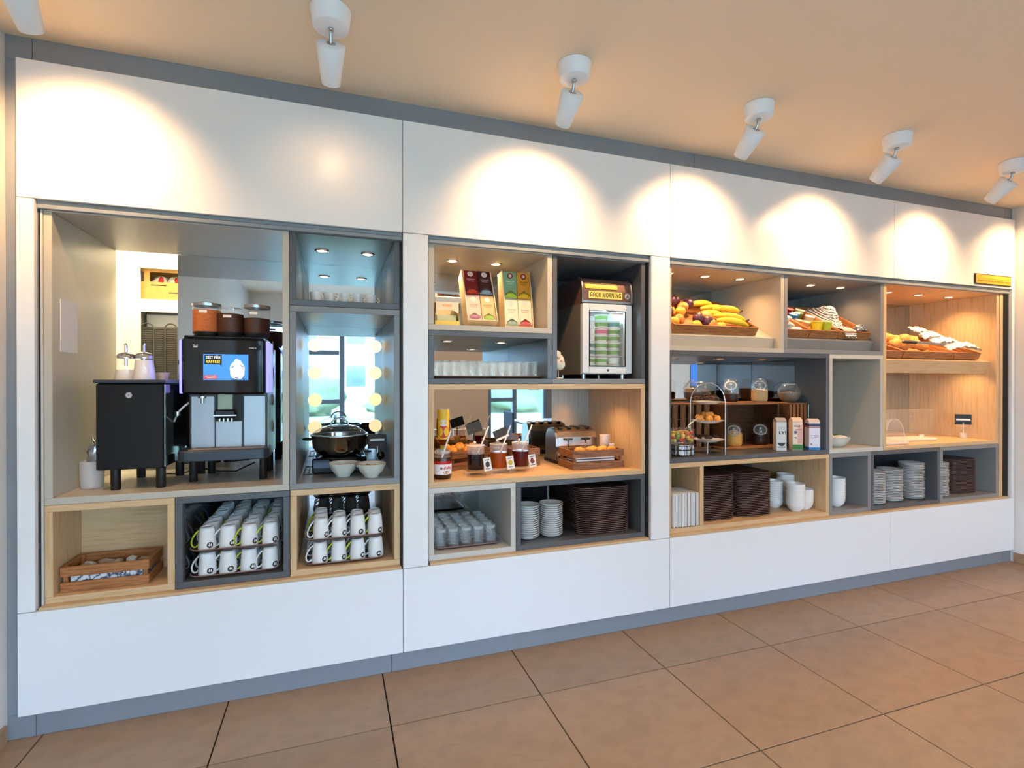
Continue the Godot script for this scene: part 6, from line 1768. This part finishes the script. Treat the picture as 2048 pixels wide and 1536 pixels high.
	part("foot", bx(Vector3(0.03, 0.008, 0.05), 0.001, Vector3(0.25, 0.004, 0)), M.acrylic, ck)
	var kb := thing("knob_handle", "small clear knob resting on the right white board", "knob", Vector3(2.66, y0 + 0.018, -0.24))
	part("knob", mb().lump(Vector3(-0.012, 0.011, 0), Vector3(0.011, 0.011, 0.011), 14).lump(Vector3(0.012, 0.011, 0), Vector3(0.011, 0.011, 0.011), 14).done(), M.glass_shine, kb)
	var s := thing("sign_holder", "black sign with a white strip in a clear holder, right of the boards", "sign", Vector3(3.055, y0, -0.20), -0.75)
	part("card", bx(Vector3(0.100, 0.078, 0.004), 0.001, Vector3(0, 0.140, 0)), M.blackmatt, s)
	part("strip", bx(Vector3(0.085, 0.012, 0.001), 0, Vector3(0, 0.140, 0.0024)), M.text_white, s)
	part("rod", mb().tube([Vector3(0, 0.02, 0.004), Vector3(0, 0.118, 0.005)], 0.0025, 8).done(), M.frosted, s)
	part("holder", mb().lathe([Vector2(0, 0), Vector2(0.022, 0), Vector2(0.024, 0.04), Vector2(0.022, 0.04), Vector2(0, 0.038)], 20).done(), M.frosted, s)
	# bowl with dip in the pale cabinet
	var bw := thing("stoneware_bowl", "pale stoneware bowl heaped with white cheese and herbs", "bowl", Vector3(1.660, 0.899, -0.140))
	part("bowl", mb().lathe([Vector2(0, 0.002), Vector2(0.046, 0), Vector2(0.050, 0.004), Vector2(0.070, 0.018), Vector2(0.084, 0.038), Vector2(0.093, 0.064), Vector2(0.0910, 0.0655), Vector2(0.080, 0.038), Vector2(0.064, 0.02), Vector2(0, 0.01)], 36).done(), M.stoneware, bw)
	stuff(part("cheese", mb().lump(Vector3(0, 0.050, 0), Vector3(0.080, 0.026, 0.080), 26, 0.16, 17).done(), mat(Color(0.92, 0.91, 0.84), 0.6), bw))
	var hb := mb()
	for i in 14:
		hb.lump(Vector3(-0.03 + rg.randf() * 0.045, 0.074 + rg.randf() * 0.008, -0.02 + rg.randf() * 0.05), Vector3(0.008, 0.003, 0.005), 8, 0.3, i)
	stuff(part("herbs", hb.done(), mat(Color(0.22, 0.40, 0.14), 0.7), bw))

# ---------------------------------------------------------------- cereal shelf
func slant_jar(called: String, label: String, at: Vector3, turn: float, r: float, h: float, fill: float, m: Material, grp: String) -> void:
	var t := thing(called, label, "jar", at, turn, grp)
	# upright lower part, mouth tipped forward
	part("glass_wall", mb().lathe([Vector2(r, h * minf(fill, 0.56)), Vector2(r, h * 0.58), Vector2(r * 0.95, h * 0.76), Vector2(r * 0.78, h * 0.92), Vector2(r * 0.45, h * 0.99), Vector2(0, h)], 30).done(), M.glass_thick, t)
	stuff(part("contents", mb().lathe([Vector2(0, 0.003), Vector2(r * 0.82, 0.0), Vector2(r * 0.96, h * 0.06), Vector2(r, h * 0.2), Vector2(r, h * minf(fill, 0.56)), Vector2(r * 0.3, h * (fill + 0.05)), Vector2(0, h * (fill + 0.05))], 28).done(), m, t))
	var ring := mb()
	var c := Vector3(0, h * 0.70, r * 0.62)
	var ex := Vector3.RIGHT
	var ey := Vector3(0, 0.80, -0.60)
	ring.tube(arc(c, r * 0.72, 0, TAU, 28, ex, ey), 0.0042, 8)
	part("mouth_ring", ring.done(), M.glass_shine, t)
	var dm := mb()
	var n := ex.cross(ey).normalized()
	var rim := arc(c, r * 0.70, 0, TAU, 28, ex, ey)
	for k in 28:
		dm.tri(c + n * 0.010, rim[k], rim[k + 1], n, n, n)
	part("mouth_cover", dm.done(), M.acrylic, t)
	part("cover_knob", mb().lump(c + n * 0.016, Vector3(0.008, 0.008, 0.008), 12).done(), M.glass_shine, t)

func slat_crate(label: String, at: Vector3, w: float, d: float, h: float, n: int) -> void:
	var t := thing("slatted_crate", label, "crate", at)
	plank(t, "top_board", Vector3(w, 0.010, d), Vector3(0, h - 0.005, 0), M.crate_x)
	plank(t, "bottom_board", Vector3(w, 0.010, d), Vector3(0, 0.005, 0), M.crate_x)
	for i in n:
		plank(t, "slat", Vector3(w / n * 0.62, h - 0.02, 0.008), Vector3(-w / 2 + (i + 0.5) * w / n, h / 2, d / 2 - 0.006), M.crate_y)
	for s in [-1, 1]:
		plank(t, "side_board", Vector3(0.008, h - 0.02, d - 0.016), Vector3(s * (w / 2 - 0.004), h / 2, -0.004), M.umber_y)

func build_cereal() -> void:
	var y0 := 0.8986
	var c := thing("wooden_crate", "walnut crate lying on its side as a shelf between the cereal jars", "crate", Vector3(1.076, y0, -0.33))
	plank(c, "top_board", Vector3(0.43, 0.014, 0.21), Vector3(0, 0.287, 0), M.acacia_x)
	plank(c, "bottom_board", Vector3(0.43, 0.014, 0.21), Vector3(0, 0.008, 0), M.acacia_x)
	for s in [-1, 1]:
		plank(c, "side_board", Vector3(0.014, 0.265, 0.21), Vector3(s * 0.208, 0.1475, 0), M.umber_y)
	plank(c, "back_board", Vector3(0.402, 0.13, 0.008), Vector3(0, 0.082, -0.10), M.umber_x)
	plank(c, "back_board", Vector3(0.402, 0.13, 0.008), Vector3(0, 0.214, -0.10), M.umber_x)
	slat_crate("slatted wooden crate behind the three tier stand", Vector3(0.625, y0, -0.42), 0.42, 0.18, 0.29, 7)
	slat_crate("narrow slatted crate behind the drink cartons", Vector3(1.374, y0, -0.245), 0.150, 0.18, 0.29, 5)
	slant_jar("storage_jar", "glass jar of dark cereal on the crate, left of the two", Vector3(0.975, y0 + 0.295, -0.31), -0.75, 0.046, 0.152, 0.34, M.choc, "jars on the crate")
	slant_jar("storage_jar", "glass jar of oat muesli on the crate, right of the two", Vector3(1.188, y0 + 0.295, -0.29), -0.75, 0.050, 0.152, 0.50, M.oats, "jars on the crate")
	slant_jar("storage_jar", "glass jar of corn flakes inside the crate", Vector3(0.985, y0 + 0.016, -0.295), -0.75, 0.050, 0.140, 0.66, M.flakes, "jars in the crate")
	slant_jar("storage_jar", "glass jar of dark chocolate cereal inside the crate", Vector3(1.195, y0 + 0.016, -0.29), -0.75, 0.052, 0.140, 0.50, M.choc, "jars in the crate")
	slant_jar("storage_jar", "glass jar of pale flakes at the left end above the salad", Vector3(0.405, y0 + 0.291, -0.42), -0.3, 0.045, 0.13, 0.45, M.oats, "jars on the left slatted crate")
	var k := 0
	for q in [[0.79, -0.42, 0.080, M.choc, "behind the three tier stand, dark contents", 0.45], [1.382, -0.235, 0.072, M.seeds, "of brown seeds above the drink cartons", 0.52]]:
		var r: float = q[2]
		var b := thing("round_glass_bowl", "round glass bowl %s" % q[4], "bowl", Vector3(q[0], y0 + 0.291, q[1]))
		part("glass_wall", mb().lathe([Vector2(0, 0.002), Vector2(r * 0.5, 0), Vector2(r * 0.86, r * 0.38), Vector2(r, r * 0.85), Vector2(r * 0.88, r * 1.3), Vector2(r * 0.62, r * 1.56), Vector2(r * 0.60, r * 1.62)], 34).done(), M.glass_thick, b)
		stuff(part("contents", mb().lathe([Vector2(0, 0.004), Vector2(r * 0.47, 0.004), Vector2(r * 0.82, r * 0.39), Vector2(r * 0.95, r * 0.85), Vector2(r * 0.94, r * (q[5] * 1.7)), Vector2(0, r * (q[5] * 1.7 + 0.12))], 30).done(), q[3], b))
		part("rim", mb().lathe([Vector2(r * 0.59, r * 1.6), Vector2(r * 0.64, r * 1.63), Vector2(r * 0.60, r * 1.68)], 30).done(), M.glass_shine, b)
		k += 1
	# three tier stand
	var e := thing("tier_stand", "three tier plate stand with a wire arch on the cereal shelf", "cake stand", Vector3(0.688, y0, -0.185), -0.69)
	var wire := mb()
	for s in [-1, 1]:
		wire.tube([Vector3(s * 0.098, 0.0, 0), Vector3(s * 0.098, 0.30, 0)], 0.0028, 8)
	var ar := arc(Vector3(0, 0.30, 0), 0.098, 0, PI, 20, Vector3.RIGHT, Vector3(0, 1.22, 0))
	wire.tube(ar, 0.0028, 8)
	wire.tube([Vector3(0.0, 0.0, 0.075), Vector3(0, 0.075, 0.06)], 0.0028, 8)
	part("wire_frame", wire.done(), M.chrome, e)
	for yv in [0.072, 0.186, 0.300]:
		part("plate", mb().lathe([Vector2(0, yv - 0.006), Vector2(0.055, yv - 0.008), Vector2(0.060, yv - 0.005), Vector2(0.092, yv + 0.006), Vector2(0.095, yv + 0.008), Vector2(0.090, yv + 0.008), Vector2(0.058, yv - 0.002), Vector2(0, yv - 0.003)], 36).done(), M.china, e)
	var rg := fill_rand(55)
	for tier in 3:
		var n: int = [14, 9, 34][tier]
		for i in n:
			var a := rg.randf() * TAU
			var rr_ := sqrt(rg.randf()) * (0.062 if tier < 2 else 0.068)
			if tier == 1:
				a = TAU * i / 6.0 if i < 6 else TAU * i / 3.0
				rr_ = 0.056 if i < 6 else 0.022
			var at := Vector3(0.688 + cos(a) * rr_, y0 + [0.078, 0.192, 0.306][tier] + (0.010 if tier != 1 else 0.016) + (rg.randf() * 0.012 if tier != 1 else (0.0 if i < 6 else 0.018)) + (0.028 * (1.0 - rr_ / 0.068) if tier == 2 else 0.0), -0.185 + sin(a) * rr_)
			var nm: String = ["prune", "doughnut", "date"][tier]
			var t := thing(nm, ["dark prune on the lowest tier of the plate stand", "small orange doughnut on the middle tier, %s" % ("place %s round the rim" % ORD[i] if i < 6 else "%s on top of the heap" % ORD[i - 6]), "dark red date on the top tier of the plate stand"][tier], ["dried fruit", "pastry", "dried fruit"][tier], at, rg.randf() * 6, ["prunes on the lowest tier", "doughnuts on the middle tier", "dates on the top tier"][tier])
			if tier == 1:
				part("dough", mb().lump(Vector3.ZERO, Vector3(0.021, 0.018, 0.021), 14, 0.10, i).done(), M.roll, t)
			else:
				part("skin", mb().lump(Vector3.ZERO, Vector3(0.016, 0.009, 0.010), 10, 0.22, i).done(), [mat(Color(0.17, 0.07, 0.08), 0.4), mat(Color(0.28, 0.10, 0.12), 0.35), mat(Color(0.40, 0.20, 0.14), 0.4)][(i + tier) % 3 if tier == 2 else 0], t)
	# fruit salad in a glass bowl on a wire basket
	var wb := thing("wire_basket", "round chrome wire basket under the fruit salad bowl", "basket", Vector3(0.450, y0, -0.125))
	for yy in [0.004, 0.036, 0.064]:
		part("hoop", mb().tube(arc(Vector3(0, yy, 0), 0.070, 0, TAU, 32, Vector3.RIGHT, Vector3.BACK), 0.0025, 6).done(), M.blackmatt if yy < 0.06 else M.chrome, wb)
	for i in 12:
		var d := Vector3(cos(TAU * i / 12), 0, sin(TAU * i / 12)) * 0.070
		part("upright", mb().tube([d + Vector3(0, 0.002, 0), d + Vector3(0, 0.065, 0)], 0.0018, 6).done(), M.chrome, wb)
	part("cooling_can", mb().lathe([Vector2(0, 0.002), Vector2(0.060, 0.002), Vector2(0.062, 0.058), Vector2(0, 0.058)], 30).done(), M.chrome, wb)
	var fb := thing("fruit_salad_bowl", "clear bowl of cut fruit salad at the left end of the cereal shelf", "bowl", Vector3(0.450, y0 + 0.066, -0.125))
	part("glass_wall", mb().lathe([Vector2(0, 0.0), Vector2(0.062, 0.0), Vector2(0.072, 0.010), Vector2(0.076, 0.080), Vector2(0.078, 0.082)], 34).done(), M.glass_thick, fb)
	part("lid", mb().lathe([Vector2(0.078, 0.082), Vector2(0.079, 0.086), Vector2(0.05, 0.092), Vector2(0, 0.093)], 34).done(), M.acrylic, fb)
	part("lid_knob", mb().lump(Vector3(0.03, 0.098, 0.03), Vector3(0.010, 0.008, 0.010), 12).done(), M.chrome, fb)
	for i in 66:
		var a := rg.randf() * TAU
		var r2 := 0.060 if i < 44 else sqrt(rg.randf()) * 0.05
		var cc: Color = [Color(0.90, 0.80, 0.26), Color(0.88, 0.84, 0.50), Color(0.92, 0.62, 0.14), Color(0.82, 0.20, 0.12), Color(0.90, 0.82, 0.36), Color(0.45, 0.10, 0.12), Color(0.66, 0.74, 0.26)][i % 7]
		var t := thing("fruit_piece", "small %s piece of cut fruit in the salad bowl" % ["yellow", "pale yellow", "orange", "red", "light yellow", "dark red", "light green"][i % 7], "fruit", Vector3(0.450 + cos(a) * r2, y0 + 0.078 + rg.randf() * 0.058 if i < 44 else y0 + 0.132, -0.125 + sin(a) * r2), rg.randf() * 3, "pieces in the fruit salad")
		part("piece", bx(Vector3(0.019, 0.017, 0.018), 0.004), mat(cc, 0.35), t)
	var ld := thing("ladle", "steel ladle handle sticking out of the fruit salad", "ladle", Vector3(0.482, y0 + 0.155, -0.12), 0)
	part("handle", mb().tube([Vector3(-0.02, -0.02, 0), Vector3(0.03, 0.020, -0.01), Vector3(0.095, 0.055, -0.02), Vector3(0.125, 0.056, -0.022)], 0.0035, 8).done(), M.steel, ld)
	part("cup", mb().lump(Vector3(-0.03, -0.03, 0), Vector3(0.016, 0.010, 0.016), 14).done(), M.steel, ld)
	# dipping tongs at the left end
	var tg := thing("tongs", "black tongs resting in the pale flakes jar at the left end", "tongs", Vector3(0.42, y0 + 0.40, -0.36), -0.3)
	for s in [-1, 1]:
		part("arm", mb().tube([Vector3(-0.03, -0.02, s * 0.004), Vector3(0.02, 0.005, s * 0.010), Vector3(0.09, 0.022, s * 0.003)], 0.0035, 8).done(), M.blackmatt, tg)
	# drink cartons
	carton("milk_carton", "tall white drink carton with black lettering and a cup picture", Vector3(1.165, y0, -0.105), 0)
	carton("milk_carton", "cream and pink drink carton with a green lower corner", Vector3(1.283, y0, -0.095), 1)
	carton("milk_carton", "white drink carton with a dark blue top band and blue foot", Vector3(1.398, y0, -0.075), 2)
	var cs := thing("sign_rod", "thin steel rod sign stand behind the blue topped carton", "stand", Vector3(1.435, y0, -0.135))
	part("rod", mb().tube([Vector3(0, 0.0, 0), Vector3(0, 0.28, 0)], 0.0022, 8).done(), M.chrome, cs)
	part("foot", mb().cyl(Vector3.ZERO, 0.018, 0.006, 18).done(), M.blackmatt, cs)

func carton(called: String, label: String, at: Vector3, kind: int) -> void:
	var t := thing(called, label, "carton", at, -0.45)
	var w: float = [0.060, 0.060, 0.066][kind]
	var h: float = [0.176, 0.176, 0.168][kind]
	var base: Color = [Color(0.80, 0.81, 0.80), Color(0.90, 0.82, 0.74), Color(0.86, 0.86, 0.90)][kind]
	part("body", bx(Vector3(w, h, w), 0.002, Vector3(0, h / 2, 0)), mat(base, 0.4), t)
	var gp := PackedVector2Array([Vector2(-w / 2, h), Vector2(w / 2, h), Vector2(w / 2 * 0.9, h + 0.012), Vector2(0.004, h + 0.026), Vector2(-0.004, h + 0.026), Vector2(-w / 2 * 0.9, h + 0.012)])
	part("gable_top", mb().prism(gp, -w / 2 + 0.001, w / 2 - 0.001).done(), mat([Color(0.62, 0.60, 0.57), Color(0.90, 0.78, 0.68), Color(0.84, 0.80, 0.76)][kind], 0.4), t, Vector3.ZERO, Vector3(0, PI / 2, 0))
	var z := w / 2 + 0.0004
	var ink := mat(Color(0.16, 0.17, 0.19), 0.5)
	if kind == 0:
		text("lettering", "OAT", 0.016, mat(Color(0.60, 0.66, 0.72), 0.5), t, Vector3(0, 0.140, z), Vector3.ZERO, 0.040)
		text("lettering", "LY!", 0.019, ink, t, Vector3(0.004, 0.112, z), Vector3.ZERO, 0.040)
		var cp := mb()
		cp.xf = Transform3D(Basis(), Vector3(0, 0, z))
		var poly := PackedVector2Array()
		for k in 13:
			var th := PI + PI * k / 12.0
			poly.append(Vector2(cos(th) * 0.021, 0.050 + sin(th) * 0.020))
		cp.prism(poly, 0, 0.0006)
		cp.box(Vector3(0, 0.024, 0.0003), Vector3(0.045, 0.005, 0.0006))
		cp.tube(arc(Vector3(0.022, 0.043, 0.0), 0.008, -PI / 2, PI / 2, 8, Vector3.RIGHT, Vector3.UP), 0.0012, 6)
		part("cup_picture", cp.done(), ink, t)
	elif kind == 1:
		part("print", mb().box(Vector3(-0.004, 0.150, z), Vector3(0.036, 0.007, 0.0006)).box(Vector3(0.006, 0.128, z), Vector3(0.036, 0.003, 0.0006)).box(Vector3(-0.012, 0.078, z), Vector3(0.016, 0.006, 0.0006)).done(), ink, t)
		part("round_print", mb().cyl(Vector3.ZERO, 0.009, 0.0006, 18).done(), mat(Color(0.36, 0.34, 0.50), 0.5), t, Vector3(-0.012, 0.112, z), Vector3(PI / 2, 0, 0))
		part("pink_side", bx(Vector3(0.030, 0.115, 0.0006), 0, Vector3(0.016, 0.10, z)), mat(Color(0.85, 0.66, 0.62), 0.5), t)
		part("green_corner", bx(Vector3(0.062, 0.032, 0.0006), 0, Vector3(0, 0.020, z)), mat(Color(0.20, 0.45, 0.16), 0.5), t)
	else:
		part("top_band", bx(Vector3(w + 0.001, 0.018, w + 0.001), 0, Vector3(0, h - 0.012, 0)), mat(Color(0.22, 0.22, 0.36), 0.4), t)
		part("red_band", bx(Vector3(w + 0.0012, 0.005, w + 0.0012), 0, Vector3(0, h - 0.026, 0)), mat(Color(0.70, 0.20, 0.18), 0.4), t)
		part("blue_foot", bx(Vector3(w + 0.001, 0.016, w + 0.001), 0, Vector3(0, 0.009, 0)), mat(Color(0.10, 0.48, 0.74), 0.4), t)
		part("print", mb().box(Vector3(-0.004, 0.090, z), Vector3(0.04, 0.003, 0.0006)).box(Vector3(-0.008, 0.076, z), Vector3(0.03, 0.003, 0.0006)).box(Vector3(-0.020, 0.036, z), Vector3(0.010, 0.010, 0.0006)).done(), mat(Color(0.50, 0.52, 0.58), 0.5), t)
		part("cup_print", mb().lump(Vector3(0.012, 0.085, z), Vector3(0.014, 0.010, 0.0008), 14, 0.2, 3).done(), mat(Color(0.76, 0.70, 0.80), 0.5), t)
